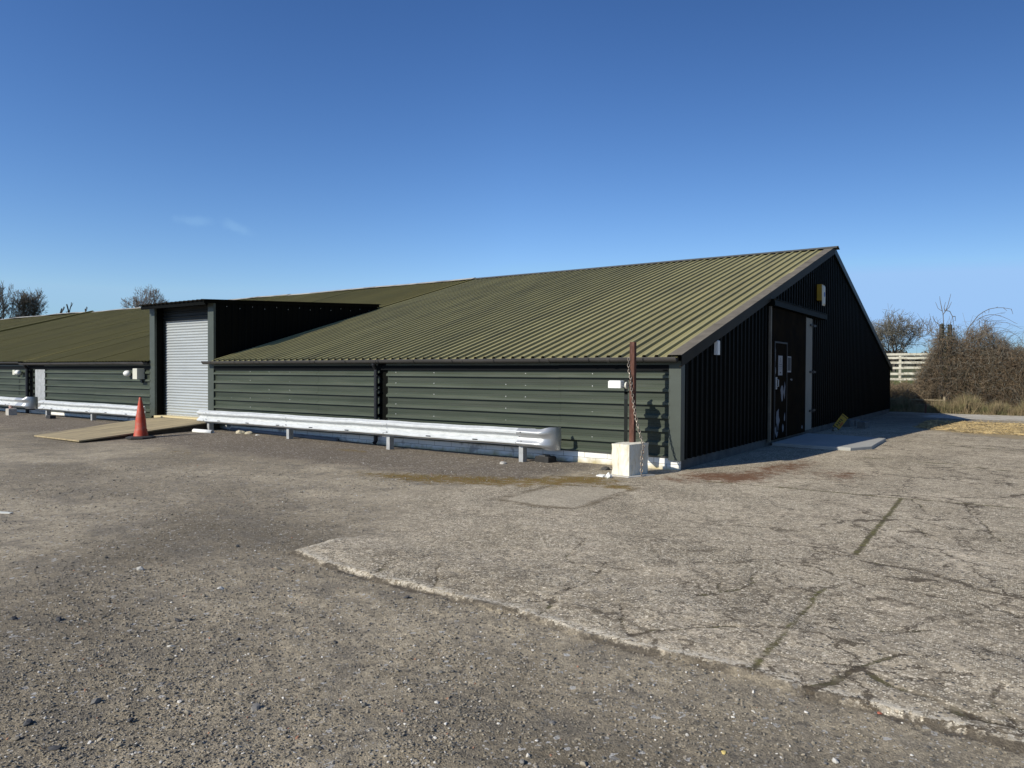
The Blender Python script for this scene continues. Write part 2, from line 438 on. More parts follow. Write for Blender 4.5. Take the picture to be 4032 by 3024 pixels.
CONC = [(-0.66, -7.2), (-0.17, -7.33), (0.47, -7.39), (0.86, -7.39), (1.53, -7.41), (1.84, -7.40), (2.06, -7.46), (2.43, -7.51), (2.9, -7.53),
        (3.42, -7.51), (3.81, -7.57), (4.37, -7.57), (5.0, -7.6), (9.5, -7.8), (16, -8.0), (16, 13.0), (4.6, 10.35), (2.79, 12.24), (0.0, 12.6),
        (0.0, 0.0), (-0.25, -0.7), (-0.6, -1.9), (-1.69, -3.02), (-1.95, -3.8), (-2.1, -4.67), (-1.23, -5.37), (-0.64, -6.13), (-0.72, -6.7), (-0.66, -7.2)]
CRACKS = [
    [(1.76, -7.28), (1.96, -7.07), (1.92, -6.77), (1.9, -6.25), (1.8, -5.89)], [(2.02, -7.39), (1.99, -7.18), (1.96, -7.07)],
    [(2.69, -7.46), (2.53, -7.18), (2.42, -6.92)], [(2.7, -7.43), (2.79, -7.3), (2.97, -7.07), (3.22, -6.89)],
    [(2.7, -6.38), (2.83, -6.18), (2.95, -5.81), (2.86, -5.3)], [(1.81, -4.59), (2.22, -4.54), (2.97, -4.44), (3.36, -4.52)],
    [(3.54, -2.5), (3.82, -3.12), (3.99, -3.48), (4.17, -3.46), (4.63, -3.55)], [(3.46, -7.21), (3.69, -7.17), (3.83, -7.12)],
    [(3.77, -7.58), (3.84, -7.32), (3.91, -7.09), (4.08, -6.76)], [(3.93, -7.14), (4.04, -7.24), (4.15, -7.28), (4.26, -7.34), (4.36, -7.42), (4.64, -7.48)],
    [(3.59, -6.52), (3.81, -6.51), (4.15, -6.17)], [(4.53, -5.46), (4.64, -5.66), (5.1, -6.1)], [(3.99, -0.77), (4.34, -2.61), (4.46, -3.02)],
    [(4.55, -6.94), (4.54, -7.2), (4.57, -7.41)], [(2.66, -5.86), (2.83, -6.18)], [(0.47, -7.39), (0.34, -7.14), (0.28, -6.91)],
    [(1.13, -7.35), (0.85, -7.02), (0.69, -6.8)], [(-0.71, -4.03), (-0.2, -4.12), (0.15, -4.07), (0.27, -3.88), (0.17, -1.86)],
    [(2.11, 3.88), (3.46, 3.67), (4.62, 3.13), (7, 2.2)], [(2.3, 8.33), (4.46, 7.98), (8, 7.4)], [(3.28, 4.78), (3.99, 4.6), (4.62, 4.48), (7, 4.2)],
    [(3.12, 7.64), (4.61, 7.08), (7, 6.3)], [(0.74, -0.91), (2.0, -0.86), (3.34, -0.85), (4.63, -0.77), (9, -0.5)],
    [(0.5, 2.6), (2.1, 2.5), (4.5, 2.1)], [(3.44, -0.8), (3.7, -1.7), (3.95, -2.2)],
    [(1.9, -6.25), (1.4, -6.0), (1.2, -5.2)], [(3.6, -4.6), (4.3, -4.9), (4.9, -4.7)]]
JOINT = [(3.34, -0.88), (3.42, -4.4)]
JOINT2 = [(3.42, -5.6), (3.46, -7.5)]
BIGCR = [[(3.93, -7.14), (4.04, -7.24), (4.15, -7.28), (4.3, -7.36), (4.45, -7.41)], [(3.74, -7.56), (3.84, -7.32), (3.91, -7.12)]]

def axis(parts):
    out = []
    for a, b, s in parts:
        out.append(np.arange(a, b - 1e-6, s))
    return np.concatenate(out)


def outward(a, s, lim, k=1.18):
    o = []; q = a
    while abs(q) < lim:
        s *= k; q += s; o.append(q)
    return np.array(o)


xs = np.concatenate([outward(-26, -0.2, 1500)[::-1], axis([(-26, -6, 0.1), (-6, 0.4, 0.045), (0.4, 5.3, 0.022), (5.3, 9, 0.1)]), [9.0], outward(9, 0.12, 1500)])
ys = np.concatenate([outward(-10.6, -0.06, 1500)[::-1], axis([(-10.6, -6.7, 0.022), (-6.7, -2, 0.045), (-2, 1, 0.06), (1, 26, 0.15), (26, 40, 0.4)]), [40.0], outward(40, 0.5, 1500)])
GX, GY = np.meshgrid(xs, ys, indexing='ij')


def ground_z(X, Y):
    z = 0.09 * sstep(-4, -14, X) * sstep(-3.6, -1.0, Y)
    z += 1.12 * sstep(24.5, 34, Y) + 2.5 * sstep(60, 300, Y)
    near = np.exp(-(np.hypot(X - 2, Y + 6) / 60) ** 2)
    z += near * (0.030 * vnoise(X, Y, 11, 2.3) + 0.012 * vnoise(X, Y, 12, 0.7)) * sstep(-0.6, -2.5, Y)
    return z


def conc_sd(X, Y):
    d = seg_dist(X, Y, CONC)
    ins = np.zeros(X.shape, bool)
    for (ax, ay), (bx, by) in zip(CONC[:-1], CONC[1:]):
        c = ((ay > Y) != (by > Y)) & (X < (bx - ax) * (Y - ay) / (by - ay + 1e-12) + ax)
        ins ^= c
    return np.where(ins, d, -d)


near_mask = (GX > -8) & (GX < 17) & (GY > -12) & (GY < 15)
SDC = np.full(GX.shape, -9.0)
SDC[near_mask] = conc_sd(GX[near_mask], GY[near_mask])
CRK = np.full(GX.shape, 9.0)
cd = np.full(near_mask.sum(), 9.0)
nx_, ny_ = GX[near_mask], GY[near_mask]
wx = nx_ + 0.035 * vnoise(nx_, ny_, 3, 0.07) + 0.08 * vnoise(nx_, ny_, 4, 0.25)
wy = ny_ + 0.035 * vnoise(nx_, ny_, 5, 0.07) + 0.08 * vnoise(nx_, ny_, 6, 0.25)
for c_ in CRACKS: cd = np.minimum(cd, seg_dist(wx, wy, c_))
for c_ in BIGCR: cd = np.minimum(cd, seg_dist(wx, wy, c_) - 0.012)
CRK[near_mask] = cd
LONGJ = [[(0.74, -0.91), (2.0, -0.86), (3.34, -0.85), (4.63, -0.77), (9, -0.5)], [(2.11, 3.88), (3.46, 3.67), (4.62, 3.13), (7, 2.2)], [(2.3, 8.33), (4.46, 7.98), (8, 7.4)], [(3.12, 7.64), (4.61, 7.08), (7, 6.3)]]
JNT = np.full(GX.shape, 9.0)
JNT[near_mask] = np.minimum.reduce([np.minimum.reduce([seg_dist(nx_, ny_ + 0.03 * vnoise(nx_, ny_, 9, 0.25), q) - (0.028 if q[0][1] > 2 else 0.004) for q in LONGJ]),
    seg_dist(nx_ + 0.02 * vnoise(nx_, ny_, 9, 0.15), ny_, JOINT), seg_dist(nx_ + 0.03 * vnoise(nx_, ny_, 9, 0.15), ny_, JOINT2) + 0.012])
GZ = ground_z(GX, GY)
hardedge = sstep(-6.2, -6.9, GY)                    # the broken slab edge is crisp along the front, fades out at the back
en = SDC + 0.05 * vnoise(GX, GY, 21, 0.12) + 0.05 * vnoise(GX, GY, 22, 0.3)
GZ += 0.030 * sstep(-0.012, 0.012, en) * hardedge + 0.010 * sstep(-0.3, 0.3, SDC) * (1 - hardedge)
GZ -= 0.006 * np.exp(-(np.maximum(CRK, 0) / 0.018) ** 2) * (SDC > -0.1)
nm = np.exp(-(np.hypot(GX - 2.5, GY + 9) / 5.0) ** 2)
GZ += nm * 0.010 * vnoise(GX, GY, 31, 0.06) + nm * 0.012 * vnoise(GX, GY, 32, 0.16)
GV = np.stack([GX, GY, GZ], -1).reshape(-1, 3)
nxn, nyn = GX.shape
idx = np.arange(nxn * nyn).reshape(nxn, nyn)
GF = np.stack([idx[:-1, :-1], idx[1:, :-1], idx[1:, 1:], idx[:-1, 1:]], -1).reshape(-1, 4)


def blob(cx, cy, rx, ry, a=0.0):
    c, s = math.cos(a), math.sin(a)
    u = ((GX - cx) * c + (GY - cy) * s) / rx; v = (-(GX - cx) * s + (GY - cy) * c) / ry
    return np.exp(-(u * u + v * v))


# biological stains: olive-brown moss by the wall, rust-brown dead moss by the gable
MOSS = 1.0 * blob(-1.9, -2.75, 1.7, 0.60, 0.22) + 0.95 * blob(-0.75, -1.75, 0.7, 0.5, 0.5) + 0.8 * blob(-6.5, -1.25, 0.8, 0.25) + 0.5 * blob(-3.4, -3.3, 1.2, 0.4) + 0.75 * blob(0.05, -2.2, 0.25, 0.22)
MOSS += 0.45 * blob(-15, -4.5, 3, 0.8) + 0.55 * blob(-19, -3.2, 2.5, 0.6) + 0.5 * blob(-9, -3.4, 2.2, 0.5)
BRN = 0.95 * blob(0.75, -0.35, 0.75, 0.55) + 0.9 * blob(1.25, 1.2, 0.45, 1.7, -0.1) + 0.75 * blob(2.3, 1.0, 0.5, 0.9) + 0.6 * blob(0.3, -1.1, 0.5, 0.35)
STRAW = np.where((GX > 1.6) & (GX < 14), sstep(11.2, 12.6, GY + 0.9 * (GX - 2.8).clip(-1, 3)) * sstep(17.6, 17.0, GY), 0) * sstep(1.4, 2.4, GX)
PALE = 0.9 * sstep(18.5, 20, GY) * sstep(23.4, 22.8, GY) * sstep(0.5, 2.2, GX) * sstep(14, 8, GX)
GRIT = sstep(-3.6, -2.3, GY) * sstep(-0.9, -1.8, GX) * (GY < 1)       # loose dark chippings along the wall
GRASS = sstep(23.0, 23.7, GY) + sstep(-30, -60, GY) + sstep(14, 20, GX) + sstep(-70, -90, GX)
DUST = 0.5 - 0.55 * blob(3.0, -8.7, 3.2, 1.1) - 0.30 * blob(-1.5, -6.8, 2.2, 0.9, 0.2) + 0.25 * blob(0.2, -8.6, 1.6, 0.5, -0.3) + vnoise(GX, GY, 41, 3.1) + 0.6 * vnoise(GX, GY, 42, 1.2) + 0.5 * blob(-4, -4.4, 6, 0.5, 0.07) + 0.35 * blob(-9, -5.3, 7, 0.35, 0.05)


PATCH = [(-0.74, -3.91), (-0.74, -2.61), (-0.16, -2.35), (0.17, -1.95), (0.27, -3.88), (-0.15, -3.98), (-0.74, -3.91)]
PD = np.full(GX.shape, -3.0)
_in = np.zeros(nx_.shape, bool)
for (ax, ay), (bx, by) in zip(PATCH[:-1], PATCH[1:]):
    _in ^= ((ay > ny_) != (by > ny_)) & (nx_ < (bx - ax) * (ny_ - ay) / (by - ay + 1e-12) + ax)
_d = seg_dist(nx_, ny_, PATCH)
PD[near_mask] = np.where(_in, _d, -_d)
NET = 0.30 + 0.70 * sstep(0.8, 3.4, GX)


def ground_mat():
    M = bpy.data.materials.new("yard_surface")
    M.use_nodes = True
    N, L = M.node_tree.nodes, M.node_tree.links
    b = N["Principled BSDF"]
    b.inputs['Roughness'].default_value = 0.92
    b.inputs['Specular IOR Level'].default_value = 0.2
    t = N.new("ShaderNodeTexCoord")
    P = t.outputs['Object']

    def attr(n):
        a = N.new("ShaderNodeAttribute"); a.attribute_name = n
        return a.outputs['Fac']

    def noise(s, d=4, r=0.6):
        n = N.new("ShaderNodeTexNoise"); n.inputs['Scale'].default_value = s; n.inputs['Detail'].default_value = d
        n.inputs['Roughness'].default_value = r
        L.new(P, n.inputs['Vector']); return n.outputs[0]

    def voro(s, feat='F1', out='Distance', rnd=1.0):
        n = N.new("ShaderNodeTexVoronoi"); n.inputs['Scale'].default_value = s; n.feature = feat
        n.inputs['Randomness'].default_value = rnd
        L.new(P, n.inputs['Vector']); return n.outputs[out]

    def mth(op, a, b_=None, c=None):
        n = N.new("ShaderNodeMath"); n.operation = op
        for i, q in enumerate((a, b_, c)):
            if q is None: continue
            if isinstance(q, (int, float)): n.inputs[i].default_value = q
            else: L.new(q, n.inputs[i])
        return n.outputs[0]

    def rmap(v, a, b_, c=0.0, d=1.0, smooth=False):
        n = N.new("ShaderNodeMapRange")
        if smooth: n.interpolation_type = 'SMOOTHSTEP'
        for i, q in enumerate((a, b_, c, d)): n.inputs[i + 1].default_value = q
        L.new(v, n.inputs[0]); return n.outputs[0]

    def mix(f, a, b_):
        n = N.new("ShaderNodeMix"); n.data_type = 'RGBA'
        for k, q in (('Factor', f), ('A', a), ('B', b_)):
            if isinstance(q, tuple): n.inputs[k].default_value = (*q, 1)
            elif isinstance(q, (int, float)): n.inputs[k].default_value = q
            else: L.new(q, n.inputs[k])
        return n.outputs['Result']

    def sep(c, i):
        n = N.new("ShaderNodeSeparateColor"); L.new(c, n.inputs[0]); return n.outputs[i]

    # --- worn tarmac and loose chippings
    big = attr('dust')
    base = mix(rmap(mth('ADD', big, mth('MULTIPLY', noise(9, 5), 0.5)), 0.45, 1.15), (0.215, 0.180, 0.126), (0.400, 0.338, 0.240))
    cell = voro(95, out='Color')
    cell2 = voro(38, out='Color')
    cell3 = voro(14, out='Color')
    sp = rmap(sep(cell, 0), 0, 1, 0.74, 1.26)
    sp2 = rmap(sep(cell2, 0), 0, 1, 0.84, 1.16)
    sp3 = rmap(mth('ADD', mth('MULTIPLY', noise(6, 6, 0.7), 0.6), mth('MULTIPLY', noise(1.1, 6, 0.65), 0.6)), 0.42, 0.78, 0.66, 1.26)
    sc = mth('MULTIPLY', mth('MULTIPLY', sp, sp2), sp3)
    n = N.new("ShaderNodeVectorMath"); n.operation = 'SCALE'; L.new(base, n.inputs[0]); L.new(sc, n.inputs['Scale'])
    gravel = n.outputs[0]
    gravel = mix(rmap(sep(cell, 1), 0.972, 0.975), gravel, (0.50, 0.47, 0.42))
    gravel = mix(rmap(sep(cell2, 1), 0.985, 0.987), gravel, (0.46, 0.44, 0.40))
    gravel = mix(rmap(sep(cell2, 2), 0.955, 0.96, 0, 0.6), gravel, (0.06, 0.056, 0.05))
    clump = rmap(mth('ADD', noise(1.9, 7, 0.7), mth('MULTIPLY', noise(13, 5, 0.7), 0.35)), 0.66, 0.80, 0, 0.62)
    gravel = mix(clump, gravel, mix(sep(cell, 2), (0.085, 0.076, 0.062), (0.270, 0.235, 0.182)))
    # dark chippings along the wall
    gr = mix(rmap(sep(voro(60, out='Color'), 0), 0, 1), (0.070, 0.056, 0.042), (0.235, 0.195, 0.150))
    gr = mix(rmap(sep(cell2, 0), 0.93, 0.94), gr, (0.40, 0.36, 0.31))
    gravel = mix(rmap(mth('ADD', attr('grit'), mth('MULTIPLY', mth('SUBTRACT', noise(3.0, 6), 0.5), 1.9)), 0.25, 0.95, 0, 0.85), gravel, gr)
    # --- exposed aggregate concrete
    pc = voro(86, out='Color'); pd = voro(86)
    pc2 = voro(40, out='Color'); pd2 = voro(40)
    patch = rmap(noise(0.9, 5), 0.35, 0.65)
    matrix = mix(patch, (0.340, 0.285, 0.200), (0.540, 0.455, 0.330))
    matrix = mix(rmap(sep(pc, 2), 0, 1, 0, 0.70), matrix, (0.150, 0.124, 0.086))
    c30 = voro(30, out='Color'); c11 = voro(11, out='Color')
    vv = mth('MULTIPLY', mth('MULTIPLY', rmap(sep(c30, 0), 0, 1, 0.68, 1.30), rmap(sep(c11, 0), 0, 1, 0.86, 1.12)), rmap(mth('ADD', noise(0.75, 8, 0.65), mth('MULTIPLY', noise(4.5, 6, 0.7), 0.4)), 0.5, 0.85, 0.78, 1.16))
    vn = N.new("ShaderNodeVectorMath"); vn.operation = 'SCALE'; L.new(matrix, vn.inputs[0]); L.new(vv, vn.inputs['Scale'])
    worn = rmap(noise(1.6, 6), 0.36, 0.62, 0.80, 0.50)
    isp = mth('GREATER_THAN', sep(pc, 0), worn)
    isp = mth('MULTIPLY', isp, rmap(pd, 0.52, 0.36))
    peb = mix(sep(pc, 1), (0.55, 0.47, 0.34), (0.90, 0.82, 0.64))
    conc = mix(isp, vn.outputs[0], peb)
    isp2 = mth('MULTIPLY', mth('GREATER_THAN', sep(pc2, 0), 0.84), rmap(pd2, 0.44, 0.34))
    conc = mix(isp2, conc, mix(sep(pc2, 1), (0.55, 0.46, 0.33), (0.90, 0.80, 0.63)))
    dk2 = mth('MULTIPLY', mth('GREATER_THAN', sep(pc2, 2), 0.90), rmap(pd2, 0.42, 0.32))
    conc = mix(dk2, conc, (0.085, 0.082, 0.078))
    pc3 = voro(23, out='Color'); pd3 = voro(23)
    big3 = mth('MULTIPLY', mth('GREATER_THAN', sep(pc3, 0), 0.80), rmap(pd3, 0.42, 0.26, 0, 0.55))
    conc = mix(big3, conc, (0.62, 0.53, 0.39))
    big4 = mth('MULTIPLY', mth('GREATER_THAN', sep(pc3, 2), 0.80), rmap(pd3, 0.42, 0.26, 0, 0.5))
    conc = mix(big4, conc, (0.150, 0.128, 0.098))
    # worn paler rim of the slabs
    rim = mth('MULTIPLY', rmap(mth('ABSOLUTE', mth('SUBTRACT', attr('sdc'), 0.045)), 0.07, 0.0, 0, 0.9), rmap(sep(voro(60, out='Color'), 1), 0.30, 0.55))
    conc = mix(mth('MULTIPLY', rim, attr('front')), conc, (0.62, 0.56, 0.45))
    # slab edge: crisp in front, feathered behind
    e1 = mth('ADD', attr('sdc'), mth('MULTIPLY', mth('SUBTRACT', noise(22, 6, 0.7), 0.5), 0.16))
    e2 = mth('ADD', attr('sdc'), mth('MULTIPLY', mth('SUBTRACT', noise(2.2, 9, 0.7), 0.5), 2.4))
    f1 = rmap(e1, -0.006, 0.006)
    f2 = rmap(e2, -0.45, 0.45)
    fr = attr('front')
    fc = mth('ADD', mth('MULTIPLY', f1, fr), mth('MULTIPLY', f2, mth('SUBTRACT', 1.0, fr)))
    col = mix(fc, gravel, conc)
    # --- cracks filled with soil and moss
    cn = mth('MULTIPLY', mth('SUBTRACT', noise(34, 6, 0.7), 0.5), 0.06)
    ck = rmap(mth('ADD', attr('crack'), cn), 0.0135, 0.0085)
    ck = mth('MULTIPLY', ck, mth('MULTIPLY', fc, rmap(noise(2.7, 4), 0.34, 0.52, 0.25, 0.9)))
    soil = mix(rmap(noise(5, 6), 0.45, 0.6), (0.085, 0.065, 0.042), (0.095, 0.085, 0.034))
    col = mix(ck, col, soil)
    jn = rmap(mth('ADD', attr('joint'), mth('MULTIPLY', mth('SUBTRACT', noise(16, 7, 0.75), 0.5), 0.11)), 0.036, 0.016)
    col = mix(mth('MULTIPLY', jn, 0.92), col, mix(rmap(noise(14, 6), 0.4, 0.6), (0.135, 0.125, 0.040), (0.085, 0.068, 0.038)))
    # soil line at the foot of the broken edge
    ft = mth('MULTIPLY', rmap(mth('ABSOLUTE', mth('ADD', e1, 0.016)), 0.034, 0.012), fr)
    ft = mth('MULTIPLY', ft, rmap(noise(3.1, 5), 0.34, 0.50))
    col = mix(mth('MULTIPLY', ft, 0.8), col, (0.075, 0.062, 0.048))
    # fine hairline cracks all over the slabs
    # shallow net of fine shrinkage cracks
    nzc = N.new("ShaderNodeTexNoise"); nzc.inputs['Scale'].default_value = 1.7; nzc.inputs['Detail'].default_value = 7; nzc.inputs['Roughness'].default_value = 0.7
    L.new(P, nzc.inputs['Vector'])
    vsc = N.new("ShaderNodeVectorMath"); vsc.operation = 'SCALE'; vsc.inputs['Scale'].default_value = 0.9
    L.new(nzc.outputs['Color'], vsc.inputs[0])
    vad = N.new("ShaderNodeVectorMath"); L.new(P, vad.inputs[0]); L.new(vsc.outputs[0], vad.inputs[1])
    flat = N.new("ShaderNodeVectorMath"); flat.operation = 'MULTIPLY'; flat.inputs[1].default_value = (1, 1, 0); L.new(vad.outputs[0], flat.inputs[0])
    net = None
    for sc_, wd in ((0.85, 0.017), (1.9, 0.022)):
        ve = N.new("ShaderNodeTexVoronoi"); ve.feature = 'DISTANCE_TO_EDGE'; ve.inputs['Scale'].default_value = sc_
        L.new(flat.outputs[0], ve.inputs['Vector'])
        q = mth('MULTIPLY', rmap(ve.outputs['Distance'], wd * 0.95, wd * 0.55), rmap(noise(0.8 + sc_, 5), 0.34 if sc_ < 1 else 0.47, 0.53))
        net = q if net is None else mth('MAXIMUM', net, q)
    net = mth('MULTIPLY', mth('MULTIPLY', net, attr('net')), fc)
    col = mix(mth('MULTIPLY', net, 0.85), col, (0.078, 0.060, 0.040))
    # pale square patch in front of the corner
    pe = mth('ADD', attr('patch'), mth('MULTIPLY', mth('SUBTRACT', noise(7, 6, 0.7), 0.5), 0.16))
    col = mix(rmap(pe, -0.02, 0.05, 0, 0.45), col, (0.46, 0.40, 0.30))
    col = mix(mth('MULTIPLY', rmap(mth('ABSOLUTE', mth('ADD', pe, 0.07)), 0.09, 0.02, 0, 0.7), rmap(noise(3.3, 5), 0.40, 0.55)), col, (0.125, 0.095, 0.055))
    # --- moss and stains
    def stain(a, s, lo, hi, c1, c2, amt, col):
        f = rmap(mth('ADD', attr(a), mth('ADD', mth('MULTIPLY', mth('SUBTRACT', noise(s, 8, 0.72), 0.5), 2.4), mth('MULTIPLY', mth('SUBTRACT', noise(s * 7, 5, 0.7), 0.5), 1.3))), lo, hi)
        n1 = noise(34, 6)
        return mix(mth('MULTIPLY', f, amt), col, mix(rmap(n1, 0.4, 0.6), c1, c2))
    col = stain('moss', 5, 0.55, 0.95, (0.190, 0.090, 0.022), (0.170, 0.145, 0.030), 0.92, col)
    col = stain('brown', 5, 0.45, 1.0, (0.165, 0.068, 0.028), (0.115, 0.056, 0.028), 0.9, col)
    # --- straw litter, pale dust
    col = mix(rmap(mth('ADD', attr('straw'), mth('MULTIPLY', mth('SUBTRACT', noise(8, 8, 0.7), 0.5), 1.5)), 0.6, 0.85, 0, 0.85), col,
              mix(rmap(noise(40, 5), 0.4, 0.6), (0.46, 0.36, 0.20), (0.22, 0.18, 0.12)))
    col = mix(rmap(mth('ADD', attr('pale'), mth('MULTIPLY', mth('SUBTRACT', noise(1.5, 8, 0.7), 0.5), 2.6)), 0.45, 0.95, 0, 0.85), col, (0.55, 0.52, 0.45))
    # --- grass and fields
    gs = mix(rmap(noise(3, 7), 0.4, 0.6), (0.10, 0.085, 0.045), (0.075, 0.105, 0.030))
    col = mix(rmap(attr('grass'), 0.3, 0.7), col, gs)
    L.new(col, b.inputs['Base Color'])
    # --- relief
    h = mth('ADD', mth('MULTIPLY', voro(110), -0.0045), mth('MULTIPLY', noise(60, 7, 0.75), 0.010))
    h = mth('ADD', h, mth('MULTIPLY', noise(160, 4, 0.7), 0.004))
    h2 = mth('ADD', mth('MULTIPLY', isp, 0.0015), mth('MULTIPLY', noise(90, 5, 0.7), 0.008))
    hm = mth('ADD', mth('MULTIPLY', h, mth('SUBTRACT', 1.0, fc)), mth('MULTIPLY', h2, fc))
    hm = mth('SUBTRACT', hm, mth('MULTIPLY', ck, 0.006))
    bp = N.new("ShaderNodeBump"); bp.inputs['Strength'].default_value = 0.85; bp.inputs['Distance'].default_value = 1.0
    L.new(hm, bp.inputs['Height']); L.new(bp.outputs[0], b.inputs['Normal'])
    return M


ground = np_mesh("ground", GV, GF, ground_mat(), smooth=True)
tag(ground, kind="structure")
for nme, arr in (('sdc', SDC), ('crack', CRK), ('joint', JNT), ('moss', MOSS), ('brown', BRN), ('straw', STRAW), ('pale', PALE),
                 ('grit', GRIT), ('grass', np.clip(GRASS, 0, 1)), ('dust', DUST), ('front', hardedge), ('patch', PD), ('net', NET)):
    a_ = ground.data.attributes.new(nme, 'FLOAT', 'POINT')
    a_.data.foreach_set('value', arr.astype(np.float32).ravel())


def gz(x, y):
    return float(ground_z(np.array([float(x)]), np.array([float(y)]))[0])


# ------------------------------------------------------------------ barn
BW, RZ, EZ = 22.48, 5.20, 1.86       # width of the gable, ridge and eave heights
RY = BW / 2
SL = (RZ - EZ) / (RY + 0.12)
XL = -75.0


def roofz(y): return EZ + SL * (y + 0.12)


barn = thing("barn", (0, 0, 0), "long low dark green metal barn with ribbed olive roof and black gable end", "barn")
PITCH = 0.222


def rib_profile(z0, z1, pitch, depth, pan, start=0.0, under=0.020, s=0.020):
    """(t, height) pairs along a ribbed sheet"""
    out = []
    t = z0 + start - pitch
    top = pitch - pan - s - under if pitch - pan - s - under > 0.02 else 0.02
    while t < z1:
        for dt, h in ((0, 0), (pan * 0.32, 0), (pan * 0.34, 0.003), (pan * 0.38, 0.003), (pan * 0.40, 0), (pan, 0), (pan + under, depth), (pan + under + top, depth)):
            q = t + dt
            if z0 <= q <= z1: out.append((q, h))
        t += pitch
    if out[0][0] > z0: out.insert(0, (z0, 0.0))
    if out[-1][0] < z1: out.append((z1, 0.0))
    return out


# long side wall, ribs run along the wall; three bays
prof = rib_profile(0.19, 1.78, PITCH, 0.054, 0.146, 0.062, under=0.004, s=0.030)


def wall_bay(x0, x1, name="side_cladding", step=1.9):
    b_ = MB()
    k = max(1, int(round((x1 - x0) / step)))
    for i in range(k):                          # separate sheets with a slight lap and tiny misalignment
        a0 = x0 + (x1 - x0) * i / k; a1 = x0 + (x1 - x0) * (i + 1) / k + (0.03 if i < k - 1 else 0)
        dy = -0.0022 * (i % 2); dz = random.uniform(-0.003, 0.003)
        b_.sweep([(0, -h + dy, z + dz) for z, h in prof], (a0, 0, 0), (a1, 0, 0))
    o_ = b_.build(name, M_WALL, barn)
    o_.data.materials.append(M_WALLRIB)         # paler rib tops and ledges: sunlight put into their colour
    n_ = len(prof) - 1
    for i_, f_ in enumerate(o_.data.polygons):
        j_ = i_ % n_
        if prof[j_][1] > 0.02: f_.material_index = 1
    return o_


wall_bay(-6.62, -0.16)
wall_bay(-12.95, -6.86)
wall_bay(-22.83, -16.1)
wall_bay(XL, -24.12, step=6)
wb_ = MB()
wb_.box((-6.9, 0.012, 0.19), (-6.58, 0.05, 1.8)); wb_.box((-24.3, 0.012, 0.15), (-23.4, 0.06, 1.8))
build_each(wb_, "wall_recess", M_DARKCLAD, barn)
# inner wall core so no light leaks through, and black eave strip
build_each(MB().box((XL, 0.07, 0.0), (-16.1, 0.16, 1.9)).box((-12.97, 0.07, 0.0), (-0.06, 0.16, 1.9)), "wall_core", M_DARKCLAD, barn)
build_each(MB().box((XL, -0.046, 1.635), (-16.1, 0.054, 1.82)).box((-12.95, -0.046, 1.635), (-0.18, 0.054, 1.82)), "eave_shade_strip", M_EAVE, barn)  # black strip stands in for the shade cast by the gutter
build_each(MB().box((XL, 0.004, -0.25), (-15.9, 0.064, 0.205)).box((-13.0, 0.004, -0.25), (-0.002, 0.064, 0.205)), "plinth", M_PLINTH, barn)
MB().box((-0.055, 0.066, -0.25), (-0.003, BW, 0.20)).build("gable_plinth", M_GPLINTH, barn)

# screws that fix the cladding
sc = MB()
for x in (-1.62, -3.04, -3.49, -5.30, -6.37, -9.48, -9.88, -10.67, -11.43, -12.21):
    for i in range(6):
        if random.random() < 0.12: continue
        z = 0.47 + i * PITCH + random.uniform(-0.012, 0.012)
        sc.tube([(x, -0.004, z), (x, -0.016, z)], 0.0085, 6)
build_each(sc, "fixing_screw", M_SCREW, barn)

# corner flashing at the near corner, lit face and shaded face
MB().box((-0.175, -0.048, 0.165), (0.032, -0.040, 1.80)).box((0.024, -0.0399, 0.165), (0.032, 0.12, 1.80)).build("corner_flashing", M_TRIM, barn)

# gable wall, ribs vertical
gprof = rib_profile(0.0, BW, 0.236, 0.034, 0.150)
gb = MB()
pts = [(y, h) for y, h in gprof]
for (y0, h0), (y1, h1) in zip(pts[:-1], pts[1:]):
    t0 = (roofz(y0) if y0 < RY else roofz(BW - y0)) - 0.03
    t1 = (roofz(y1) if y1 < RY else roofz(BW - y1)) - 0.03
    gb.add([(h0, y0, 0.17), (h1, y1, 0.17), (h1, y1, t1), (h0, y0, t0)], [(0, 1, 2, 3)])
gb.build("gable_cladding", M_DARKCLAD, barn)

# roof, near slope: ribs run down the slope
def roof_sheet(x0, x1, pitch, depth, pan, lift, matl, name, wob=0.0, seg=1, ylo=-0.14):
    pr = rib_profile(x0, x1, pitch, depth, pan, s=depth * 0.30)
    ysn = np.linspace(ylo, RY, seg + 1)
    V = []
    n = len(pr)
    for yy in ysn:
        for x, h in pr:
            w = wob * (math.sin(x * 0.9 + yy * 0.3) + 0.6 * math.sin(x * 0.37 + 1.3 + yy * 0.2) + 0.4 * math.sin(x * 2.1 + yy)) * (yy + 1) / RY
            V.append((x, yy, roofz(yy) + h + lift + w))
    F_ = [(j * n + i, j * n + i + 1, (j + 1) * n + i + 1, (j + 1) * n + i) for j in range(seg) for i in range(n - 1)]
    return MB().add(V, F_).build(name, matl, barn)


